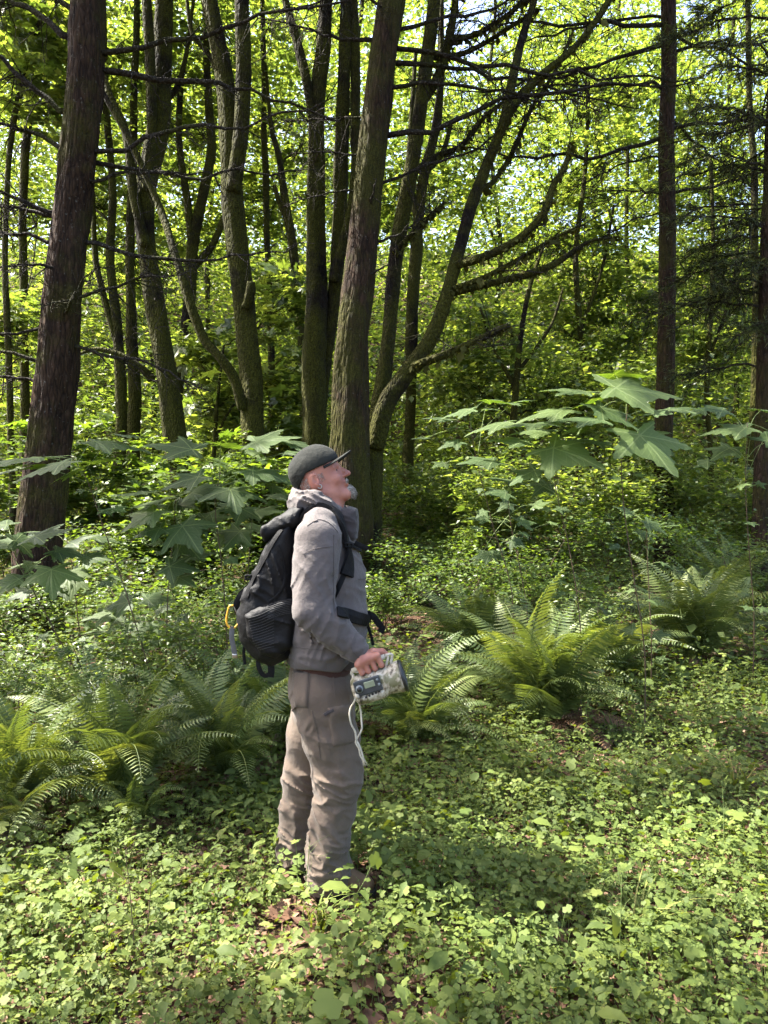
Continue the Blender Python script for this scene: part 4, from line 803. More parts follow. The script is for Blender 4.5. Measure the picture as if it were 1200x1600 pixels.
for a in [('fine grass tuft with brown base in the right foreground', 1000, 1470, 2.6, 40, .3), ('grass tuft in sun in front of the boots', 500, 1450, 2.65, 26, .24), ('grass tuft at the bottom of the left foreground', 420, 1580, 2.3, 22, .22), ('grass tuft in the shade right of the knees', 730, 1240, 3.7, 24, .3), ('grass tuft at the far right, in sun', 1150, 1240, 3.9, 30, .35)]:
    grass_tuft(*a)
# ------------------------------------------------------------------ implicit-surface modelling
def surface_nets(F, lo, h):
    s = F < 0; nx, ny, nz = F.shape
    cnt = np.zeros((nx - 1, ny - 1, nz - 1), np.int8); offs = [(a, b, c) for a in (0, 1) for b in (0, 1) for c in (0, 1)]
    for a, b, c in offs: cnt += s[a:nx - 1 + a, b:ny - 1 + b, c:nz - 1 + c]
    act = (cnt > 0) & (cnt < 8); I = np.argwhere(act); idx = -np.ones(act.shape, np.int64); idx[act] = np.arange(len(I))
    acc = np.zeros((len(I), 3)); num = np.zeros(len(I))
    val = {o: F[I[:, 0] + o[0], I[:, 1] + o[1], I[:, 2] + o[2]] for o in offs}
    for o in offs:
        for ax in range(3):
            if o[ax] == 0:
                q = list(o); q[ax] = 1; q = tuple(q); a, b = val[o], val[q]; m = (a < 0) != (b < 0)
                t = np.where(m, a / np.where(m, a - b, 1), 0); e = np.array(o, float)[None] + t[:, None] * (np.array(q) - np.array(o))[None]
                acc[m] += e[m]; num[m] += 1
    V = (I + acc / num[:, None]) * h + np.asarray(lo); Q = []
    for ax in range(3):
        u, v = (ax + 1) % 3, (ax + 2) % 3
        a = [slice(None)] * 3; b = [slice(None)] * 3; a[ax] = slice(0, -1); b[ax] = slice(1, None)
        sa, sb = s[tuple(a)], s[tuple(b)]; E = np.argwhere(sa != sb)
        E = E[(E[:, u] > 0) & (E[:, v] > 0) & (E[:, u] < F.shape[u] - 1) & (E[:, v] < F.shape[v] - 1)]
        if not len(E): continue
        du = np.zeros(3, int); du[u] = 1; dv = np.zeros(3, int); dv[v] = 1
        q = np.stack([idx[tuple((E - du - dv).T)], idx[tuple((E - dv).T)], idx[tuple(E.T)], idx[tuple((E - du).T)]], -1)
        fl = ~sa[tuple(E.T)]; q[fl] = q[fl][:, ::-1]; Q.append(q)
    return V, np.concatenate(Q)
class Field:
    def __init__(s, lo, hi, h):
        s.lo = np.asarray(lo, float); s.h = h; s.n = np.ceil((np.asarray(hi) - s.lo) / h).astype(int) + 1
        s.F = np.full(tuple(s.n), .2, np.float32)
    def _reg(s, lo, hi, m=.035):
        a = np.clip(np.floor((lo - m - s.lo) / s.h).astype(int), 0, s.n - 1); b = np.clip(np.ceil((hi + m - s.lo) / s.h).astype(int) + 1, 0, s.n)
        sl = tuple(slice(i, j) for i, j in zip(a, b)); ax = [s.lo[k] + np.arange(a[k], b[k]) * s.h for k in range(3)]
        return sl, np.stack(np.meshgrid(*ax, indexing='ij'), -1).astype(np.float32)
    def _comb(s, sl, d, k, op):
        f = s.F[sl]
        if op == 'sub': f2 = -f; hh = np.clip(.5 + .5 * (f2 - d) / k, 0, 1); s.F[sl] = -(f2 * (1 - hh) + d * hh - k * hh * (1 - hh)); return
        hh = np.clip(.5 + .5 * (f - d) / k, 0, 1); s.F[sl] = f * (1 - hh) + d * hh - k * hh * (1 - hh)
    def cone(s, a, b, ra, rb, k=.012, sy=1., op='add'):
        a = np.asarray(a, float); b = np.asarray(b, float); R = max(ra, rb) * max(1, sy)
        if np.any(np.maximum(a, b) + R < s.lo): return
        sl, p = s._reg(np.minimum(a, b) - R, np.maximum(a, b) + R); S = np.array([1, 1 / sy, 1]); cy_ = (a[1] + b[1]) / 2
        q = (p - [0, cy_, 0]) * S; A = (a - [0, cy_, 0]) * S; B = (b - [0, cy_, 0]) * S; ba = B - A
        t = np.clip(((q - A) @ ba) / (ba @ ba + 1e-12), 0, 1); d = np.linalg.norm(q - A - t[..., None] * ba, axis=-1) - (ra + (rb - ra) * t); s._comb(sl, d, k, op)
    def chain(s, pts, k=.012, sy=1.):
        for (a, ra), (b, rb) in zip(pts[:-1], pts[1:]): s.cone(a, b, ra, rb, k, sy)
    def ell(s, c, r, k=.012, R=None, op='add'):
        c = np.asarray(c, float); r = np.asarray(r, float); sl, p = s._reg(c - r.max(), c + r.max()); q = p - c
        if R is not None: q = q @ R
        kk = np.linalg.norm(q / r, axis=-1); k2 = np.linalg.norm(q / r ** 2, axis=-1) + 1e-9; s._comb(sl, kk * (kk - 1) / k2, k, op)
    def box(s, c, hb, rd, k=.01, R=None, op='add'):
        c = np.asarray(c, float); hb = np.asarray(hb, float); m = np.linalg.norm(hb); sl, p = s._reg(c - m, c + m); q = p - c
        if R is not None: q = q @ R
        q = np.abs(q) - (hb - rd); s._comb(sl, np.linalg.norm(np.maximum(q, 0), axis=-1) + np.minimum(q.max(-1), 0) - rd, k, op)
    def slab(s, poly, yc, hy, rd, k=.01, op='add', yr=None):
        """Closed outline in (x, z) given rounded depth around yc."""
        poly = np.asarray(poly, float); lo = np.array([poly[:, 0].min(), yc - hy, poly[:, 1].min()]); hi = np.array([poly[:, 0].max(), yc + hy, poly[:, 1].max()])
        sl, p = s._reg(lo, hi); x = p[:, 0, :, 0]; z = p[:, 0, :, 2]; d = np.full(x.shape, 1e9); sg = np.zeros(x.shape, bool)
        for i in range(len(poly)):
            a = poly[i]; b = poly[(i + 1) % len(poly)]; e = b - a; wx = x - a[0]; wz = z - a[1]; t = np.clip((wx * e[0] + wz * e[1]) / (e @ e), 0, 1)
            d = np.minimum(d, (wx - t * e[0]) ** 2 + (wz - t * e[1]) ** 2)
            c = ((a[1] > z) != (b[1] > z)) & (x < (b[0] - a[0]) * (z - a[1]) / (b[1] - a[1] + 1e-12) + a[0]); sg ^= c
        d = np.sqrt(d) * np.where(sg, -1, 1); d = d[:, None, :] + rd; y = np.abs(p[..., 1] - yc) - hy + rd
        s._comb(sl, np.minimum(np.maximum(d, y), 0) + np.hypot(np.maximum(d, 0), np.maximum(y, 0)) - rd, k, op)
    def disp(s, fn, band=.03):
        m = np.abs(s.F) < band; I = np.argwhere(m); p = s.lo + I * s.h; s.F[m] += fn(p).astype(np.float32)
    def clip(s, fn, k=.006):
        """Cut away where fn(p) > 0."""
        m = np.abs(s.F) < .06; I = np.argwhere(m); p = s.lo + I * s.h; d = fn(p); f = s.F[m]; hh = np.clip(.5 + .5 * (d - f) / k, 0, 1); s.F[m] = f * (1 - hh) + d * hh + k * hh * (1 - hh)
    def mesh(s):
        F = np.pad(s.F, 1, constant_values=.2); return surface_nets(F, s.lo - s.h, s.h)
def fbuild(f, name, mat, parent, org, label=None, smooth_it=1):
    V, Q = f.mesh()
    for _ in range(smooth_it):
        S = np.zeros_like(V); c = np.zeros(len(V))
        for k in range(4): np.add.at(S, Q[:, k], V[Q[:, (k + 1) % 4]] + V[Q[:, (k + 3) % 4]]); np.add.at(c, Q[:, k], 2)
        V = V * .5 + .5 * S / np.maximum(c, 1)[:, None]
    g = G(); g.add(V, None, Q, .5); o = g.build(name, mat, parent, origin=org, label=label); return o, V, Q
def bvh(V, Q): return BVHTree.FromPolygons([tuple(v) for v in V], [tuple(int(i) for i in q) for q in Q])

# ------------------------------------------------------------------ the person
MD = 2.96                                    # distance of the figure's mid plane
def mp(px, py, dy=0.): return P(px, py, MD + dy)
def xz(px, py, dy=0.): v = mp(px, py, dy); return (v[0], v[2])
ORG = np.array([-.27, MD, 0.])
person = thing('person', 'person in cap and grey hooded jacket with backpack, looking up', 'person', ORG)
def cloth(name, col, var=.12, rough=.85, weave=900, fuzz=.12, spec=.15, warm=None):
    m, t = newmat(name); nd = N(t); tc = nd('TexCoord')
    n1 = nd('TexNoise', Scale=7.0, Detail=4.0); nd.l(tc.outputs['Object'], n1.inputs['Vector'])
    n2 = nd('TexNoise', Scale=float(weave), Detail=1.0); nd.l(tc.outputs['Object'], n2.inputs['Vector'])
    n3 = nd('TexNoise', Scale=46.0, Detail=3.0); nd.l(tc.outputs['Object'], n3.inputs['Vector'])
    c = ramp(nd, n1.outputs['Fac'], [(.3, tuple(q * (1 - var) for q in col)), (.7, warm or tuple(q * (1 + var) for q in col))])
    c = mixc(nd, .25, c, n2.outputs['Color'], 'SOFT_LIGHT')
    b = nd('BsdfPrincipled', Roughness=rough); b.inputs['Specular IOR Level'].default_value = spec; b.inputs['Sheen Weight'].default_value = fuzz; b.inputs['Sheen Roughness'].default_value = .5; nd.l(c, b.inputs['Base Color'])
    bp = nd('Bump', Strength=.25, Distance=.002); nd.l(n2.outputs['Fac'], bp.inputs['Height'])
    bp2 = nd('Bump', Strength=.35, Distance=.01); nd.l(n3.outputs['Fac'], bp2.inputs['Height']); nd.l(bp.outputs[0], bp2.inputs['Normal']); nd.l(bp2.outputs[0], b.inputs['Normal'])
    o = nd('OutputMaterial'); nd.l(b.outputs[0], o.inputs[0]); return m
M['jacket'] = cloth('jacket', (.090, .078, .074)); M['jacket_seam'] = cloth('jacket_seam', (.07, .061, .058)); M['jacket_dark'] = cloth('jacket_dark', (.045, .038, .038)); M['trousers'] = cloth('trousers', (.096, .072, .055), weave=700, warm=(.108, .081, .060)); M['shirt'] = cloth('shirt', (.055, .026, .02))
M['black_nylon'] = cloth('black_nylon', (.0045, .0045, .005), rough=.6, fuzz=.0, spec=.2, weave=1200); M['webbing'] = cloth('webbing', (.005, .005, .0055), rough=.7, fuzz=.0, spec=.15, weave=1500); M['grey_web'] = cloth('grey_web', (.10, .10, .10), fuzz=.02)
M['cap'] = cloth('cap', (.016, .0172, .0145), fuzz=.03, weave=1500); M['boot'] = cloth('boot', (.12, .075, .042), rough=.7, fuzz=.02); M['sole'] = solid('sole', (.015, .014, .013), .8)
M['grey_hair'] = solid('grey_hair', (.30, .28, .25), .7, .3, .5, 160, .6, 400); M['eye'] = solid('eye', (.14, .11, .10), .6, .2, .05); M['iris'] = solid('iris', (.02, .018, .015), .6, .2, .1); M['steel'] = solid('steel', (.35, .34, .32), .3, .5, .1, 20, metal=1)
def skin():
    m, t = newmat('skin'); nd = N(t); tc = nd('TexCoord'); n1 = nd('TexNoise', Scale=18.0, Detail=5.0); nd.l(tc.outputs['Object'], n1.inputs['Vector'])
    c = ramp(nd, n1.outputs['Fac'], [(.3, (.27, .10, .072)), (.7, (.41, .18, .125))]); b = nd('BsdfPrincipled', Roughness=.5); nd.l(c, b.inputs['Base Color'])
    b.inputs['Subsurface Weight'].default_value = .12; b.inputs['Subsurface Radius'].default_value = (.01, .004, .002); b.inputs['Subsurface Scale'].default_value = .5; b.inputs['Specular IOR Level'].default_value = .4
    n2 = nd('TexNoise', Scale=300.0, Detail=3.0); nd.l(tc.outputs['Object'], n2.inputs['Vector']); bp = nd('Bump', Strength=.25, Distance=.003); nd.l(n2.outputs['Fac'], bp.inputs['Height']); nd.l(bp.outputs[0], b.inputs['Normal'])
    o = nd('OutputMaterial'); nd.l(b.outputs[0], o.inputs[0]); return m
M['skin'] = skin()

# head frame: u forward, w up, v to the far side
TH = math.radians(22); HO = mp(497, 750); U = np.array([math.cos(TH), 0, math.sin(TH)]); Wv = np.array([-math.sin(TH), 0, math.cos(TH)]); RH = np.stack([U, np.array([0, 1., 0]), Wv], -1)
def hd(u, w, v=0.): return HO + u * U + w * Wv + np.array([0, v, 0])
SHY = -.19
sh, el, wr = mp(497, 840, -.175), mp(489, 952, -.235), mp(560, 1019, -.215)
sh2, el2, wr2 = mp(505, 840, .175), mp(495, 955, .235), mp(525, 1050, .24)
BARA, BARB = mp(551, 1048, -.225), mp(599, 1026, -.225)            # the carried handle
bar = lambda t: BARA + (BARB - BARA) * t
def body():
    f = Field([-.52, 2.62, -.02], [.09, 3.30, 1.80], .0044)
    # head
    f.ell(hd(0, .035), (.094, .073, .083), .02, RH); f.ell(hd(.042, -.025), (.058, .057, .088), .02, RH); f.ell(hd(.03, .05), (.068, .064, .055), .02, RH)
    for v in (-1, 1):
        f.cone(hd(.004, -.055, v * .048), hd(.078, -.098, v * .014), .022, .019, .02)
        f.ell(hd(.070, -.022, v * .036), (.02, .018, .022), .014, RH)
        f.cone(hd(.088, .027, v * .012), hd(.076, .024, v * .045), .0095, .008, .01)
        f.ell(hd(.095, .007, v * .031), (.011, .014, .009), .010, RH, 'sub'); f.cone(hd(.086, .014, v * .022), hd(.080, .012, v * .042), .0042, .0036, .004); f.cone(hd(.085, -.001, v * .022), hd(.079, .001, v * .042), .0036, .0032, .004)
        f.ell(hd(.106, -.022, v * .011), (.012, .009, .009), .006, RH)
        er = RH @ np.array(Matrix.Rotation(v * .35, 3, 'Z'))
        f.ell(hd(-.010, -.002, v * .076), (.021, .009, .033), .006, er); f.ell(hd(-.002, .002, v * .083), (.010, .007, .019), .004, er, 'sub'); f.ell(hd(.002, -.028, v * .074), (.009, .007, .011), .005, RH)
    f.cone(hd(.093, .020), hd(.119, -.018), .0085, .0115, .010); f.ell(hd(.121, -.020), (.011, .011, .010), .006, RH)
    f.cone(hd(.101, -.047, -.018), hd(.101, -.047, .018), .0075, .0075, .006); f.cone(hd(.099, -.059, -.016), hd(.099, -.059, .016), .0085, .0085, .006); f.box(hd(.112, -.053), (.010, .022, .0018), .0015, .003, RH, 'sub')
    f.ell(hd(.086, -.093), (.024, .026, .022), .014, RH)
    # neck, trunk and limbs
    f.chain([(hd(-.012, -.02), .060), (mp(511, 796), .060), (mp(510, 830), .075)], .03)
    f.chain([(mp(510, 838), .085), (mp(508, 900), .105), (mp(506, 985), .095), (mp(503, 1060), .105)], .05, 1.45)
    f.chain([(sh, .062), (el, .045), (wr, .030)], .03); f.chain([(sh2, .062), (el2, .045), (wr2, .030)], .03)
    for (h_, k_, a_) in ((mp(505, 1085, -.085), mp(530, 1215, -.10), mp(512, 1352, -.10)), (mp(500, 1085, .085), mp(474, 1215, .10), mp(460, 1350, .10))):
        f.chain([(h_, .088), (k_, .058), (a_ + [0, 0, .12], .052), (a_, .04)], .03); f.cone(a_, [a_[0] + .085, a_[1], .055], .034, .024, .02)
    # right hand round the handle: back of the hand faces the camera
    ax = unit(BARB - BARA); up = unit(np.array([0, 0, 1]) - ax * ax[2]); out = np.array([0, -1., 0])
    c = bar(.52); f.cone(wr, c + up * .030 + out * .012 - ax * .01, .028, .026, .02)
    ks = []
    for k, (t, ln) in enumerate([(.86, .96), (.65, 1.04), (.44, 1.0), (.25, .84)]):
        b = bar(t); mc = b + up * .020 * ln + out * .026; pi = b - up * .022 * ln + out * .023; di = b - up * .030 * ln - out * .006; tp = b - up * .006 - out * .026
        f.cone(wr + (c - wr) * .55 + up * .006, mc, .019, .0135, .016); f.chain([(mc, .0115), (pi, .0105), (di, .0095), (tp, .0085)], .004); f.ell(mc, (.0125,) * 3, .006); ks.append(mc)
    th0 = wr + (c - wr) * .6 + up * .008 - out * .004; f.chain([(th0, .017), (bar(.80) + up * .030 - out * .004, .0145), (bar(1.02) + up * .018 - out * .010, .0115), (bar(1.12) - up * .002 - out * .014, .0095)], .008)
    # relaxed far hand
    d2 = unit(wr2 - el2); f.cone(wr2, wr2 + d2 * .07, .026, .030, .015, 1.0)
    for k in range(4):
        s0 = wr2 + d2 * .07 + np.array([(1.5 - k) * .019, 0, .004]); m_ = s0 + d2 * .038 + [0, -.006, 0]; e_ = m_ + unit(d2 + [-.2, -.6, 0]) * (.036 - .004 * abs(k - 1)); f.chain([(s0, .0105), (m_, .0095), (e_, .008)], .004)
    s0 = wr2 + d2 * .02 + [.02, -.01, 0]; f.chain([(s0, .014), (s0 + d2 * .035 + [.022, -.012, 0], .012), (s0 + d2 * .065 + [.026, -.02, 0], .009)], .006)
    return fbuild(f, 'body', M['skin'], person, ORG)
bo, bV, bQ = body()
for v in (-1, 1):
    g = G(); 
    def ball(g, c, r, n=10):
        th, ph = np.meshgrid(np.linspace(0, math.pi, n), np.linspace(0, 2 * math.pi, 2 * n, endpoint=False), indexing='ij'); V = np.asarray(c) + r * np.stack([np.sin(th) * np.cos(ph), np.sin(th) * np.sin(ph), np.cos(th)], -1).reshape(-1, 3)
        i, j = np.meshgrid(np.arange(n - 1), np.arange(2 * n), indexing='ij'); k = (j + 1) % (2 * n); g.add(V, None, np.stack([i * 2 * n + j, (i + 1) * 2 * n + j, (i + 1) * 2 * n + k, i * 2 * n + k], -1).reshape(-1, 4), .5)
    ball(g, hd(.0755, .007, v * .031), .0110); e = g.build('eye', M['eye'], person, origin=ORG); g = G(); ball(g, hd(.0815, .008, v * .032), .0062); g.build('iris', M['iris'], e, origin=ORG)
    g = G(); th = np.linspace(0, 2 * math.pi, 17); c = hd(.003, -.030, v * .081); tube(g, c + .0075 * (np.cos(th)[:, None] * U + np.sin(th)[:, None] * Wv), .0022, 6, cap=False); g.build('earring', M['steel'], person, origin=ORG)

# jacket
def folds(specs, amt=1.8):
    """Soft creases: list of (centre, radius, direction, wavelength, depth)."""
    def fn(p):
        d = (fbm(p * 8, 3, 4) - .5) * .014
        for i, (c, r, dr, wl, dep) in enumerate(specs):
            dr = unit(np.asarray(dr, float)); q = p - np.asarray(c); m = np.exp(-((q ** 2).sum(-1)) / r ** 2); sel = m > .02; ps = p[sel]
            if not len(ps): continue
            e1 = unit(np.cross(dr, [.1, 1., .2])); e2 = np.cross(dr, e1); wp = (fbm(ps * 7, 2, 9 + i) - .5) * .05
            k = np.stack([(ps @ dr + wp) / wl, ps @ e1 / (wl * 3.2), ps @ e2 / (wl * 3.2)], -1); rid = 1 - np.abs(2 * vnoise(k * 1.5, 20 + i) - 1)
            d[sel] -= dep * amt * m[sel] * (rid ** 4 * 1.25 - .25)
        return d
    return fn
def jacket():
    f = Field([-.50, 2.60, .84], [.06, 3.32, 1.66], .0055)
    f.chain([(mp(508, 812), .080), (mp(508, 845), .112)], .05, 1.45); f.chain([(mp(508, 845), .118), (mp(510, 900), .145), (mp(512, 965), .152), (mp(508, 1012), .142), (mp(504, 1030), .135)], .05, 1.32)
    f.chain([(mp(500, 822, -.14), .072), (sh, .086)], .03)
    f.chain([(sh, .086), ((sh + el) / 2, .084), (el, .078), ((el + wr) / 2 + [0, 0, -.004], .066), (wr - (wr - el) * .10, .050), (wr + (wr - el) * .04, .043)], .007)
    f.chain([(mp(505, 822, .14), .072), (sh2, .086), (el2, .074), (wr2, .045)], .03)
    mid = (el + wr) / 2
    f.disp(folds([(el, .13, (1, 0, -.55), .042, .007), (mid, .12, (1, 0, -.45), .036, .006), (wr, .09, (.75, 0, -.6), .026, .005), ((sh + el) / 2, .13, (.8, .3, .5), .075, .006), (sh, .11, (.6, 0, 1), .06, .005), (mp(545, 985, -.1), .12, (.2, .2, 1), .05, .006), (mp(470, 1010, -.1), .12, (.3, .2, 1), .05, .005), (mp(560, 900, -.05), .12, (.3, .3, 1), .07, .005)]))
    f.clip(lambda p: (mp(500, 1031)[2] - .006 * np.sin(p[:, 0] * 30) + (p[:, 0] + .35) * -.04) - p[:, 2]); dw = unit(wr - el)
    f.clip(lambda p: np.where(np.abs(p[:, 1] - wr[1]) < .09, (p - wr) @ dw - .018, -1))
    return fbuild(f, 'jacket', M['jacket'], person, ORG)
jo, jV, jQ = jacket(); jb = bvh(jV, jQ)
def hoodf():
    f = Field([-.42, 2.74, 1.40], [-.02, 3.18, 1.64], .0045)
    # thick crumpled roll round the back of the neck, open at the throat
    for k in range(9):
        a0 = math.radians(40 + k * 31); a1 = math.radians(40 + (k + 1) * 31)
        def q(a): c = mp(504, 791); return np.array([c[0] + .088 * math.cos(a) - .008, c[1] + .102 * math.sin(a), c[2] + .012 - .030 * math.cos(a) + .012 * math.sin(3 * a)])
        f.cone(q(a0), q(a1), .024 + .010 * math.sin(a0 / 2) ** 2, .024 + .010 * math.sin(a1 / 2) ** 2, .02)
    f.ell(mp(474, 790), (.055, .10, .040), .03)
    f.disp(folds([(mp(480, 785, -.08), .12, (.5, .2, 1), .03, .006), (mp(500, 795, -.08), .1, (.4, .2, 1), .026, .005)]))
    return fbuild(f, 'hood', M['jacket'], jo, ORG)
hoo, hV, hQ = hoodf()
def collarf():
    f = Field([-.30, 2.78, 1.30], [-.02, 3.16, 1.60], .0045)
    f.slab([xz(*q) for q in [(503, 795), (538, 789), (557, 796), (560, 820), (559, 842), (545, 850), (525, 838), (508, 815)]], MD, .095, .045)
    f.slab([xz(*q) for q in [(500, 770), (536, 770), (545, 800), (535, 815), (510, 812)]], MD, .064, .03, .02, 'sub')
    f.disp(folds([(mp(548, 820, -.06), .08, (.2, .2, 1), .03, .003)])); return fbuild(f, 'collar', M['jacket_dark'], jo, ORG)
collarf()
def ribbon(parent, name, pts, width, thick, mat, wdir=None, n=None, normals=None, org=None):
    org = list(parent['_o']) if org is None else org; pts = np.asarray(pts, float); n = n or max(12, len(pts) * 6)
    s = spline(pts, n); t = unit(np.gradient(s, axis=0))
    nm = spline(np.asarray(normals), n) if normals is not None else np.tile(np.asarray(wdir if wdir is not None else (0, -1, 0), float), (n, 1))
    nm = unit(nm - (nm * t).sum(-1, keepdims=True) * t); b = np.cross(t, nm); wdt = np.broadcast_to(np.asarray(width, float), (n,))[:, None] / 2
    V = np.stack([s - b * wdt, s + b * wdt, s + b * wdt + nm * thick, s + nm * thick * 1.35, s - b * wdt + nm * thick], 1); k = 5
    i = np.arange(n - 1)[:, None] * k; j = np.arange(k)[None]; jj = (j + 1) % k; Q = np.stack([i + j, i + jj, i + k + jj, i + k + j], -1).reshape(-1, 4)
    g = G(); g.add(V.reshape(-1, 3), [(0, 2, 1), (0, 3, 2), (0, 4, 3), ((n - 1) * k, (n - 1) * k + 1, (n - 1) * k + 2), ((n - 1) * k, (n - 1) * k + 2, (n - 1) * k + 3), ((n - 1) * k, (n - 1) * k + 3, (n - 1) * k + 4)], Q, .5)
    return g.build(name, mat, parent, smooth=False, origin=org)
def hug(tree, pxs, off=.002):
    """Points of a pixel path dropped on to a surface from the front."""
    P_, N_ = [], []
    for px, py in pxs:
        h = tree.ray_cast(Vector((0, 0, CAMZ)), Vector(rays(px, py)))
        if h[0] is None: continue
        nn = np.array(h[1]); nn = nn if nn @ rays(px, py) < 0 else -nn; P_.append(np.array(h[0]) + nn * off); N_.append(nn)
    return np.array(P_), np.array(N_)
def dense(pts, n=24):
    return spline(np.array([[a, b, 0] for a, b in pts], float), n)[:, :2]
def hugribbon(tree, parent, name, pts, width, thick, mat, off=.001, n=26):
    p, nn = hug(tree, dense(pts, n), off)
    if len(p) > 3:
        for _ in range(2): p[1:-1] = (p[:-2] + 2 * p[1:-1] + p[2:]) / 4; nn[1:-1] = unit(nn[:-2] + nn[1:-1] + nn[2:])
        return ribbon(parent, name, p, width, thick, mat, normals=nn, n=n * 2)
for pts in ([(474, 866), (490, 858), (508, 855), (520, 854)], [(521, 836), (521, 880), (521, 930), (523, 965)], [(548, 1010), (553, 1020), (563, 1029)], [(456, 1010), (480, 1013), (505, 1016)], [(560, 905), (566, 905), (571, 903)], [(480, 822), (497, 812), (515, 818), (528, 832)]):
    hugribbon(jb, jo, 'seam', pts, .0028, .0012, M['jacket_seam'])
hugribbon(jb, jo, 'loop', [(484, 800), (488, 806), (493, 815)], .016, .003, M['jacket'])
hugribbon(jb, jo, 'side_pocket', [(486, 988), (485, 995), (489, 1006)], .010, .002, M['jacket_dark'])
# shirt hem and trousers
def shirt():
    f = Field([-.45, 2.72, .80], [-.05, 3.2, 1.06], .006); f.chain([(mp(505, 990), .130), (mp(507, 1040), .128)], .05, 1.32)
    f.disp(folds([(mp(520, 1035, -.1), .15, (1, .4, .2), .05, .004)])); f.clip(lambda p: mp(500, 1046)[2] - p[:, 2] - .012 * np.sin(p[:, 0] * 20)); f.clip(lambda p: p[:, 2] - mp(500, 1000)[2]); return fbuild(f, 'shirt', M['shirt'], person, ORG)
shirt()
def trousers():
    f = Field([-.50, 2.68, .02], [-.02, 3.24, 1.02], .0055)
    f.chain([(mp(501, 1042), .118), (mp(503, 1075), .125), (mp(506, 1100), .12)], .05, 1.35)
    f.chain([(mp(506, 1085, -.082), .118), (mp(516, 1150, -.09), .106), (mp(529, 1212, -.095), .090), (mp(520, 1270, -.098), .080), (mp(512, 1325, -.10), .076), (mp(513, 1350, -.10), .084), (mp(515, 1374, -.10), .088)], .03)
    f.chain([(mp(502, 1085, .085), .116), (mp(487, 1150, .09), .100), (mp(475, 1212, .095), .083), (mp(465, 1270, .10), .072), (mp(459, 1330, .10), .067), (mp(460, 1374, .10), .072)], .03)
    S = [(mp(535, 1205, -.15), .10, (.5, 0, 1), .045, .007), (mp(520, 1240, -.15), .09, (.4, .2, 1), .036, .007), (mp(505, 1300, -.15), .11, (1, 0, .6), .055, .008), (mp(515, 1345, -.15), .10, (.25, .1, 1), .034, .010), (mp(490, 1345, -.1), .08, (.3, .1, 1), .03, .008), (mp(470, 1230, .03), .12, (.5, .2, 1), .05, .008), (mp(455, 1290, .03), .12, (.6, .2, 1), .05, .007), (mp(455, 1345, .03), .10, (.3, .2, 1), .032, .009),
         (mp(520, 1120, -.18), .13, (.4, 0, 1), .09, .006), (mp(470, 1120, -.15), .10, (1, 0, -.5), .05, .006), (mp(545, 1150, -.15), .12, (1, 0, .35), .06, .006)]
    f.disp(folds(S, 2.3)); f.clip(lambda p: p[:, 2] - mp(500, 1036)[2]); f.clip(lambda p: mp(500, 1367)[2] + .012 * np.sin(p[:, 0] * 25) - p[:, 2])
    return fbuild(f, 'trousers', M['trousers'], person, ORG)
to, tV, tQ = trousers(); tb = bvh(tV, tQ)
def hugpatch(tree, parent, name, corners, thick, mat, nu=10, nv=14):
    """A sewn-on panel that follows the cloth: corners clockwise in pixels."""
    c = np.array(corners, float); P0, N0 = [], []
    for i in range(nv):
        for j in range(nu):
            u, v = j / (nu - 1), i / (nv - 1); q = (c[0] * (1 - u) + c[1] * u) * (1 - v) + (c[3] * (1 - u) + c[2] * u) * v
            h = tree.ray_cast(Vector((0, 0, CAMZ)), Vector(rays(*q)))
            if h[0] is None: return
            nn = np.array(h[1]); nn = nn if nn @ rays(*q) < 0 else -nn; e = min(u, 1 - u, v, 1 - v); P0.append(np.array(h[0]) + nn * (thick * min(1, .35 + e * 6))); N0.append(nn)
    V = np.array(P0); N0 = np.array(N0); n = nu * nv; idx = np.arange(n).reshape(nv, nu); Q = np.stack([idx[:-1, :-1], idx[:-1, 1:], idx[1:, 1:], idx[1:, :-1]], -1).reshape(-1, 4)
    ring = np.concatenate([idx[0], idx[1:, -1], idx[-1, -2::-1], idx[-2:0:-1, 0]]); B = V[ring] - N0[ring] * thick * 1.3; m = len(ring); a = np.arange(m)
    g = G(); g.add(np.vstack([V, B]), None, np.vstack([Q, np.stack([ring[a], n + a, n + (a + 1) % m, ring[(a + 1) % m]], -1)]), .5); return g.build(name, mat, parent)
hugpatch(tb, to, 'cargo_pocket', [(458, 1048), (484, 1050), (481, 1106), (461, 1104)], .010, M['trousers'])
hugpatch(tb, to, 'thigh_pocket', [(512, 1106), (553, 1099), (556, 1160), (520, 1168)], .004, M['trousers'])
for pts, w_ in (([(459, 1052), (466, 1050), (474, 1052)], .010), ([(507, 1117), (513, 1113), (521, 1109)], .012)): hugribbon(tb, to, 'zip', pts, w_, .004, M['jacket_dark'])
for pts in ([(484, 1050), (483, 1075), (480, 1105)], [(520, 1040), (521, 1065), (524, 1090)], [(487, 1110), (496, 1150), (500, 1185)], [(521, 1112), (536, 1106), (552, 1102)]): hugribbon(tb, to, 'seam', pts, .004, .0015, M['trousers'])
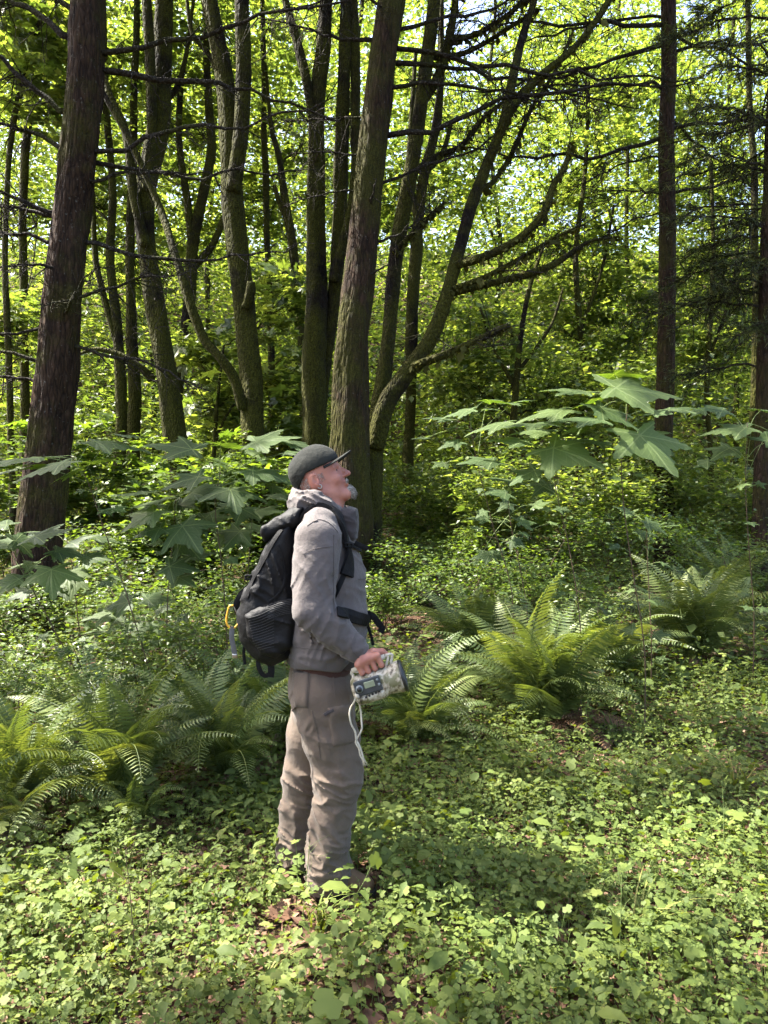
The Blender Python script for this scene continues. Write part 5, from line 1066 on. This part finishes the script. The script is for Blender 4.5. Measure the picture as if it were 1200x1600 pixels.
# boots
def boot(cx, dy, lx):
    f = Field(mp(cx, 1400, dy) - [.16, .08, .06], mp(cx, 1330, dy) + [.26, .08, .05], .005); a = mp(cx, 1352, dy); z = .045
    f.chain([(a + [-.01, 0, .06], .058), (np.array([a[0] - .015, a[1], z + .05]), .055), (np.array([a[0] + .06, a[1], z + .02]), .048), (np.array([a[0] + lx, a[1], z + .002]), .036)], .02, .95)
    f.clip(lambda p: .022 - p[:, 2]); f.clip(lambda p: p[:, 2] - .21); o, V, Q = fbuild(f, 'boot', M['boot'], person, ORG)
    f = Field(mp(cx, 1400, dy) - [.16, .08, .06], mp(cx, 1330, dy) + [.26, .08, .05], .005)
    f.cone([a[0] - .03, a[1], .02], [a[0] + lx, a[1], .02], .052, .044, .01, .95); f.clip(lambda p: np.maximum(p[:, 2] - .034, .004 - p[:, 2])); fbuild(f, 'sole', M['sole'], o, ORG)
    g = G()
    for k in range(4): q = np.array([a[0] + .03 + .022 * k, a[1], .118 - .014 * k]); tube(g, spline(np.array([q + [0, -.034, -.012], q + [.004, 0, .012], q + [0, .034, -.012]]), 9), .0028, 5)
    g.build('laces', M['webbing'], o, origin=ORG)
boot(517, -.10, .135); boot(461, .10, .125)
# cap
def cap():
    f = Field(HO - [.14, .12, .09], HO + [.16, .12, .17], .004); f.ell(hd(-.003, .040), (.104, .083, .094), .02, RH); f.ell(hd(.018, .055), (.09, .079, .082), .02, RH)
    def cut(p):
        q = (p - HO); u = q @ U; w_ = q @ Wv; edge = np.where(u > -.03, .036 + .10 * (u + .03), .036 + .92 * (u + .03)); return edge - w_
    f.clip(cut); f.ell(hd(-.003, .036), (.098, .077, .089), .004, RH, 'sub'); f.disp(lambda p: (fbm(p * 22, 2, 8) - .5) * .005)
    o, V, Q = fbuild(f, 'cap', M['cap'], person, ORG)
    g = G(); nu, nv = 17, 9; top = []
    for j in range(nv):
        for i in range(nu):
            a = (i / (nu - 1) - .5) * 2; t = j / (nv - 1); v = a * .073; u0 = .094 * math.sqrt(1 - (v / .0835) ** 2) - .002; u = u0 + t * .074 * max(0, 1 - abs(a) ** 2.6) ** .5
            top.append(hd(u, .047 + .020 * t - .004 * t ** 2 - .030 * a * a * (.25 + .75 * t), v))
    T_ = np.array(top); B = T_ - Wv * .004; n = nu * nv; idx = np.arange(n).reshape(nv, nu); Q = np.stack([idx[:-1, :-1], idx[:-1, 1:], idx[1:, 1:], idx[1:, :-1]], -1).reshape(-1, 4)
    ring = np.concatenate([idx[0], idx[1:, -1], idx[-1, -2::-1], idx[-2:0:-1, 0]]); m = len(ring); a = np.arange(m); g.add(np.vstack([T_, B]), None, np.vstack([Q, Q[:, ::-1] + n, np.stack([ring[a], n + ring[a], n + ring[(a + 1) % m], ring[(a + 1) % m]], -1)]), .5)
    g.build('brim', M['cap'], o, origin=ORG)
    g = G(); ball(g, hd(-.003, .134), .007); g.build('top_button', M['cap'], o, origin=ORG); cb = bvh(V, np.array(f.mesh()[1]))
    pass
cap()
# beard and hair: many short strands over a core
def beard():
    g = G(); f = Field(hd(.09, -.085) - .08, hd(.09, -.085) + .08, .003); f.ell(hd(.099, -.086), (.017, .021, .024), .012, RH); f.ell(hd(.107, -.099), (.012, .013, .017), .012, RH)
    f.disp(lambda p: (fbm(p * 90, 2, 3) - .5) * .010); V, Q = f.mesh(); g.add(V, None, Q, .5); c = hd(.085, -.07)
    for k in rng.integers(0, len(V), 420):
        d = unit(V[k] - c) * .7 + U * .2 - Wv * .5; d = unit(d + rng.normal(0, .2, 3)); l = rng.uniform(.005, .014); tube(g, np.array([V[k], V[k] + d * l * .6, V[k] + d * l + [0, 0, -.002]]), [.0009, .0008, .0003], 3, cap=False)
    for k in range(260):
        v = rng.uniform(-.026, .026); b = hd(.108 - 9 * v * v, -.037 - 14 * v * v + rng.normal(0, .002), v); d = unit(np.array([0, v * 14, 0]) - Wv * 1.0 + U * .25 + rng.normal(0, .15, 3)); tube(g, np.array([b, b + d * .006, b + d * .011]), [.0010, .0009, .0003], 3, cap=False)
    g.build('beard', M['grey_hair'], person, origin=ORG, kind='stuff')
    h = G(); bb = bvh(bV, bQ)
    for k in range(1800):
        u = rng.uniform(-.075, .034); w_ = rng.uniform(-.03, .04) if u < -.02 else rng.uniform(-.012, .032); s = rng.choice([-1, 1]); o = hd(u, w_, s * .15); hit = bb.ray_cast(Vector(o), Vector((0, -s, 0)))
        if hit[0] is None or abs(hit[0].y - MD) < .045 or (-.032 < u < .012) or (u > 0 and (w_ > .02 or rng.random() < .5)): continue
        p = np.array(hit[0]); d = unit(-Wv * .8 - U * .5 + np.array([0, s * .25, 0]) + rng.normal(0, .2, 3)); tube(h, np.array([p, p + d * .004, p + d * .008]), [.0005, .0004, .0002], 3, cap=False)
    h.build('hair', M['grey_hair'], person, origin=ORG, kind='stuff')
beard()
# ------------------------------------------------------------------ backpack
PO = np.array([mp(420, 930)[0], MD, .9])
pack = thing('backpack', 'black hiking backpack with side mesh pocket worn on the back', 'backpack', PO)
def packmain():
    f = Field([-.64, 2.74, .82], [-.30, 3.18, 1.60], .0055)
    f.slab([xz(*q) for q in [(424, 842), (440, 822), (462, 812), (468, 850), (466, 900), (470, 950), (468, 990), (455, 1018), (432, 1032), (408, 1022), (388, 995), (380, 960), (386, 925), (402, 895)]], MD, .155, .06)
    f.slab([xz(*q) for q in [(402, 890), (424, 855), (444, 850), (452, 900), (446, 935), (418, 945), (392, 930)]], MD, .125, .05, .02)
    f.slab([xz(*q) for q in [(376, 950), (398, 935), (440, 950), (450, 1000), (430, 1028), (400, 1018), (380, 990)]], MD, .13, .05, .02)
    f.disp(folds([(mp(430, 900, -.15), .12, (1, 0, .3), .06, .007), (mp(420, 990, -.15), .14, (.5, 0, 1), .06, .005), (mp(395, 930, -.1), .10, (.6, 0, 1), .05, .006)])); return fbuild(f, 'main_bag', M['black_nylon'], pack, PO)
pm, pV, pQ = packmain(); pb = bvh(pV, pQ)
def packlid():
    f = Field([-.56, 2.76, 1.34], [-.24, 3.16, 1.62], .0055); f.slab([xz(*q) for q in [(412, 833), (415, 820), (440, 808), (462, 795), (478, 792), (474, 812), (458, 826), (436, 838), (420, 845)]], MD, .135, .035)
    f.disp(folds([(mp(440, 820, -.12), .10, (1, 0, -.4), .05, .007), (mp(460, 805, -.1), .08, (.7, .3, 1), .035, .005)])); return fbuild(f, 'lid', M['black_nylon'], pack, PO)
lo_, lV, lQ = packlid()
def sidepocket():
    f = Field([-.62, 2.74, .82], [-.32, 2.92, 1.24], .005); f.slab([xz(q[0], q[1], -.14) for q in [(384, 960), (402, 948), (440, 935), (462, 935), (466, 965), (455, 1010), (432, 1028), (408, 1020), (388, 994)]], MD - .135, .042, .03); f.disp(folds([(mp(430, 985, -.17), .12, (.3, 0, 1), .05, .004)]))
    return fbuild(f, 'side_pocket', M['black_nylon'], pack, PO)
sp_, sV, sQ = sidepocket(); sb = bvh(sV, sQ)
M['mesh_rib'] = solid('mesh_rib', (.018, .018, .018), .6)
for k in range(14):
    a = 962 + k * 4.0; r = hugribbon(sb, sp_, 'mesh_rib', [(388 + k * .8, a + 4), (405 + k * .8, a - 1), (428, a - 12 + k * .6)], .0032, .0016, M['mesh_rib'], .0005, 14)
for k in range(9):
    a = 938 + k * 2.6; hugribbon(sb, sp_, 'mesh_rib', [(418, a + 9), (438, a + 2), (458, a - 2)], .0028, .0014, M['mesh_rib'], .0005, 12)
hugribbon(pb, pack, 'compression_strap', [(440, 828), (425, 850), (410, 880), (396, 905), (384, 935)], .022, .003, M['webbing'])
hugribbon(pb, pack, 'compression_strap', [(468, 950), (452, 958), (432, 966), (424, 975)], .020, .003, M['webbing'])
hugribbon(pb, pack, 'front_zip', [(434, 852), (442, 870), (445, 900), (438, 925), (420, 940)], .010, .003, M['webbing'])
ribbon(pack, 'haul_loop', [mp(470, 806, -.03), mp(472, 796, -.02), mp(480, 790, 0), mp(486, 796, .01)], .02, .003, M['webbing'], (-.3, -.2, 1), org=PO)
# shoulder straps and belt follow the jacket
def strap_on(tree, pts, width, name, parent, lift=.006, thick=.008):
    P_, N_ = [], []
    for p in pts:
        h = tree.find_nearest(Vector(p)); nn = np.array(h[1]); q = np.array(h[0]); nn = nn if (np.asarray(p) - q) @ nn >= 0 or tree.ray_cast(Vector(p), Vector(nn))[0] is None else -nn
        P_.append(q + nn * lift); N_.append(nn)
    return ribbon(parent, name, P_, width, thick, M['webbing'], normals=np.array(N_), n=len(P_) * 8, org=PO)
for s in (-1, 1):
    strap_on(jb, [mp(462, 818, s * .09), mp(476, 800, s * .105), mp(498, 792, s * .11), mp(520, 798, s * .115), mp(537, 818, s * .13), mp(545, 845, s * .14), mp(548, 870, s * .15), mp(540, 900, s * .17)], .058, 'shoulder_strap', pack, .004, .012)
    strap_on(jb, [mp(540, 893, s * .17), mp(530, 915, s * .19), mp(505, 940, s * .2), mp(480, 960, s * .19), mp(462, 970, s * .16)], .020, 'lower_strap', pack, .004, .003)
    if s > 0: strap_on(jb, [mp(468, 965, s * .19), mp(490, 962, s * .205), mp(520, 962, s * .20), mp(545, 966, s * .17), mp(562, 970, s * .12), mp(573, 972, s * .05), mp(575, 973, 0)], .048, 'hip_belt', pack, .005, .010)
hugribbon(jb, pack, 'hip_belt', [(526, 957), (540, 960), (556, 965), (573, 969)], .046, .008, M['webbing'], .003)
strap_on(jb, [mp(546, 848, -.14), mp(556, 852, -.09), mp(566, 856, -.03), mp(568, 856, .03), mp(560, 854, .09), mp(548, 850, .14)], .020, 'chest_strap', pack, .008, .003)
ribbon(pack, 'strap_end', [mp(554, 848, -.12), mp(562, 852, -.12), mp(569, 855, -.12), mp(575, 857, -.12)], .020, .003, M['webbing'], org=PO)
ribbon(pack, 'strap_end', [mp(572, 960, -.06), mp(582, 962, -.07), mp(590, 972, -.07), mp(597, 982, -.07), mp(594, 988, -.07)], .026, .003, M['webbing'], (-.3, -1, .3), org=PO)
ribbon(pack, 'strap_end', [mp(574, 975, -.05), mp(579, 990, -.05), mp(583, 1008, -.05)], .012, .003, M['webbing'], org=PO)
ribbon(pack, 'strap_end', [mp(405, 1022, -.06), mp(404, 1040, -.07), mp(412, 1055, -.07), mp(422, 1052, -.07), mp(426, 1034, -.07)], .018, .003, M['webbing'], org=PO)
ribbon(pack, 'strap_end', [mp(421, 1030, -.09), mp(424, 1045, -.09), mp(423, 1058, -.09)], .026, .003, M['webbing'], org=PO)
ribbon(pack, 'strap_end', [mp(383, 1005, -.05), mp(381, 1020, -.05), mp(383, 1038, -.05)], .012, .003, M['webbing'], org=PO)
ribbon(pack, 'gear_loop', [mp(388, 918, -.05), mp(376, 930, -.06), mp(370, 945, -.06), mp(373, 958, -.05), mp(382, 966, -.04)], .024, .004, M['webbing'], org=PO)
g = G()
for q in [(388, 898), (372, 955), (567, 966)]: pass
for c, hx in ((mp(388, 902, -.12), .014), (mp(545, 852, -.165), .016), (mp(573, 968, -.055), .018)):
    f = Field(c - .04, c + .04, .003); f.box(c, (hx, .007, .011), .004); f.box(c, (hx * .5, .02, .004), .002, .003, None, 'sub'); fbuild(f, 'buckle', M['webbing'], pack, PO, smooth_it=0)
# yellow carabiner with a grey key strap, clipped to the gear loop
CO = mp(362, 965, -.06); cb_ = thing('carabiner', 'yellow carabiner with grey strap hanging from the backpack', 'carabiner', CO)
M['yellow_metal'] = solid('yellow_metal', (.62, .33, .03), .35, .5, .1)
g = G(); tube(g, spline(np.array([mp(*q) for q in [(372, 975, -.06), (366, 981, -.06), (357, 979, -.06), (354, 970, -.06), (356, 955, -.06), (359, 947, -.06), (365, 946, -.06)]]), 40), .0040, 8); g.build('hook', M['yellow_metal'], cb_, origin=CO)
g = G(); tube(g, spline(np.array([mp(*q) for q in [(372, 975, -.06), (371, 962, -.06), (365, 946, -.06)]]), 14), .0030, 8); g.build('gate', M['steel'], cb_, origin=CO)
ribbon(cb_, 'key_strap', [mp(363, 979, -.06), mp(362, 995, -.062), mp(365, 1012, -.062), mp(367, 1026, -.062)], .020, .003, M['grey_web'], org=CO)
f = Field(mp(367, 1028, -.062) - .03, mp(367, 1028, -.062) + .03, .003); f.box(mp(367, 1025, -.062), (.011, .005, .010), .003); fbuild(f, 'strap_clip', M['steel'], cb_, CO, smooth_it=0)

# ------------------------------------------------------------------ handheld game caller
CD = -.225; CA, CB = mp(552, 1079, CD), mp(627, 1056, CD); CX = unit(CB - CA); CU = unit(np.array([0, 0, 1]) - CX * CX[2]); CY = np.array([0, 1., 0]); RC = np.stack([CX, CY, CU], -1)
KO = (CA + CB) / 2; caller = thing('game_caller', 'camouflage handheld electronic caller with small screen, carried by its handle', 'speaker', KO)
def camo():
    m, t = newmat('camo'); nd = N(t); tc = nd('TexCoord'); mp_ = nd('Mapping'); mp_.inputs['Scale'].default_value = (1, 1, .35); nd.l(tc.outputs['Object'], mp_.inputs[0])
    n1 = nd('TexNoise', Scale=60.0, Detail=5.0, Roughness=.65); nd.l(mp_.outputs[0], n1.inputs['Vector']); n2 = nd('TexNoise', Scale=22.0, Detail=3.0); nd.l(tc.outputs['Object'], n2.inputs['Vector'])
    c = ramp(nd, n1.outputs['Fac'], [(.32, (.02, .016, .01)), (.42, (.14, .11, .07)), (.52, (.36, .32, .24)), (.7, (.45, .42, .34))]); c = mixc(nd, ramp(nd, n2.outputs['Fac'], [(.52, (0, 0, 0)), (.60, (.8,) * 3)]), c, (.085, .085, .025))
    b = nd('BsdfPrincipled', Roughness=.5); nd.l(c, b.inputs['Base Color']); o = nd('OutputMaterial'); nd.l(b.outputs[0], o.inputs[0]); return m
M['camo'] = camo(); M['black_plastic'] = solid('black_plastic', (.012, .013, .014), .4, .5); M['cream'] = solid('cream', (.42, .38, .30), .7, .2); M['panel'] = solid('panel', (.035, .042, .045), .35, .5); M['lcd'] = solid('lcd', (.20, .23, .15), .15, .6, .06); M['key'] = solid('key', (.16, .18, .18), .4, .4)
def cpt(a, u, v=0.): return KO + CX * a + CU * u + CY * v
def callerbody():
    f = Field(KO - [.16, .10, .13], KO + [.16, .10, .16], .0035); f.cone(cpt(-.066, -.002), cpt(.075, .0), .047, .052, .012); f.box(cpt(-.03, -.004), (.058, .046, .050), .02, .02, RC); f.cone(cpt(.06, 0), cpt(.088, .0), .052, .060, .01)
    f.clip(lambda p: (p - KO) @ CX - .098); f.clip(lambda p: -.096 - (p - KO) @ CX); f.ell(cpt(.112, 0), (.035, .046, .046), .006, RC, 'sub'); f.box(cpt(-.032, .012, -.056), (.056, .012, .036), .008, .004, RC, 'sub')
    return fbuild(f, 'shell', M['camo'], caller, KO)
kb, kV, kQ = callerbody()
g = G(); th = np.linspace(0, 2 * math.pi, 33); tube(g, cpt(.100, 0) + .054 * (np.cos(th)[:, None] * CU + np.sin(th)[:, None] * CY), .0075, 8, cap=False); g.build('horn_rim', M['black_plastic'], caller, origin=KO)
g = G(); 
for k in range(1, 7): tube(g, cpt(.078 + .002 * k, 0) + .0075 * k * (np.cos(th)[:, None] * CU + np.sin(th)[:, None] * CY), .002, 5, cap=False)
g.build('grille', M['black_plastic'], caller, origin=KO, kind='stuff')
# handle with its two looped struts
up = np.array([0, 0, 1.]); tl, tr = bar(-.02), bar(1.04)
g = G(); tube(g, np.array([tl, bar(.5), tr]), .0095, 10); hn = g.build('handle', M['cream'], caller, origin=KO)
for pts in ([tr, tr + CX * .012 + CU * -.004, cpt(.048, .045), cpt(.052, .030)], [tr + CU * .002, tr + CX * .028 - CU * .002, cpt(.072, .060), cpt(.070, .040)], [tl, tl - CX * .006 - CU * .01, cpt(-.078, .060), cpt(-.080, .035)], [tl, tl + CX * .014 - CU * .008, cpt(-.050, .058), cpt(-.052, .035)]):
    g = G(); tube(g, spline(np.array(pts), 14), .0055, 8); g.build('strut', M['cream'], hn, origin=KO)
FY = -.052
def plate(name, a, u, ha, hu, v, hv, rd, mat, parent):
    c = cpt(a, u, v); f = Field(c - max(ha, hu) - .012, c + max(ha, hu) + .012, .0016); f.box(c, (ha, hv, hu), rd, .002, RC); return fbuild(f, name, mat, parent, KO, smooth_it=0)[0]
pn = plate('control_panel', -.032, .012, .050, .029, FY + .004, .005, .0045, M['panel'], caller); plate('screen', -.024, .018, .020, .012, FY - .0015, .0022, .001, M['lcd'], pn)
g = G(); c = cpt(-.064, .012, FY - .002); tube(g, np.array([c, c - CY * .004]), .014, 20); k_ = g.build('knob', M['key'], pn, origin=KO); g = G(); tube(g, np.array([c - CY * .0035, c - CY * .009]), .0095, 18); g.build('knob_cap', M['black_plastic'], k_, origin=KO)
for a, u in ((.008, .026), (.010, .008)): g = G(); c = cpt(a, u, FY - .001); tube(g, np.array([c, c - CY * .003]), .005, 14); g.build('round_button', M['key'], pn, origin=KO)
for k in range(5): plate('small_button', -.050 + .013 * k, -.026 + .002 * k, .0042, .0042, FY + .006, .004, .0015, M['black_plastic'], caller)
# cream cord tied to the strut, hanging down to a frayed knot
g = G()
for pts in ([(561, 1068), (557, 1084), (554, 1095), (548, 1106), (546, 1116), (549, 1132), (555, 1143), (557, 1156), (562, 1166), (566, 1178), (569, 1190)], [(560, 1092), (563, 1108), (565, 1128), (565, 1140), (559, 1152), (556, 1160), (561, 1170), (563, 1180), (569, 1191)]):
    tube(g, spline(np.array([mp(a, b, CD - .04 if b < 1100 else CD - .02) for a, b in pts]), 50), .0034, 6)
for k in range(26): q = mp(568, 1186, CD - .02) + rng.normal(0, .002, 3); twigs(g, q, q + np.array([rng.normal(.004, .006), rng.normal(0, .005), -rng.uniform(.01, .028)]), .0012, 3, 4)
f = Field(mp(557, 1085, CD - .045) - .03, mp(557, 1085, CD - .045) + .03, .003); f.ell(mp(558, 1087, CD - .048), (.010, .008, .012), .005); f.disp(lambda p: (fbm(p * 120, 2, 5) - .5) * .005); V, Q = f.mesh(); g.add(V, None, Q, .5)
g.build('cord', M['cream'], caller, origin=KO)
for o in bpy.data.objects:
    if '_o' in o: del o['_o']
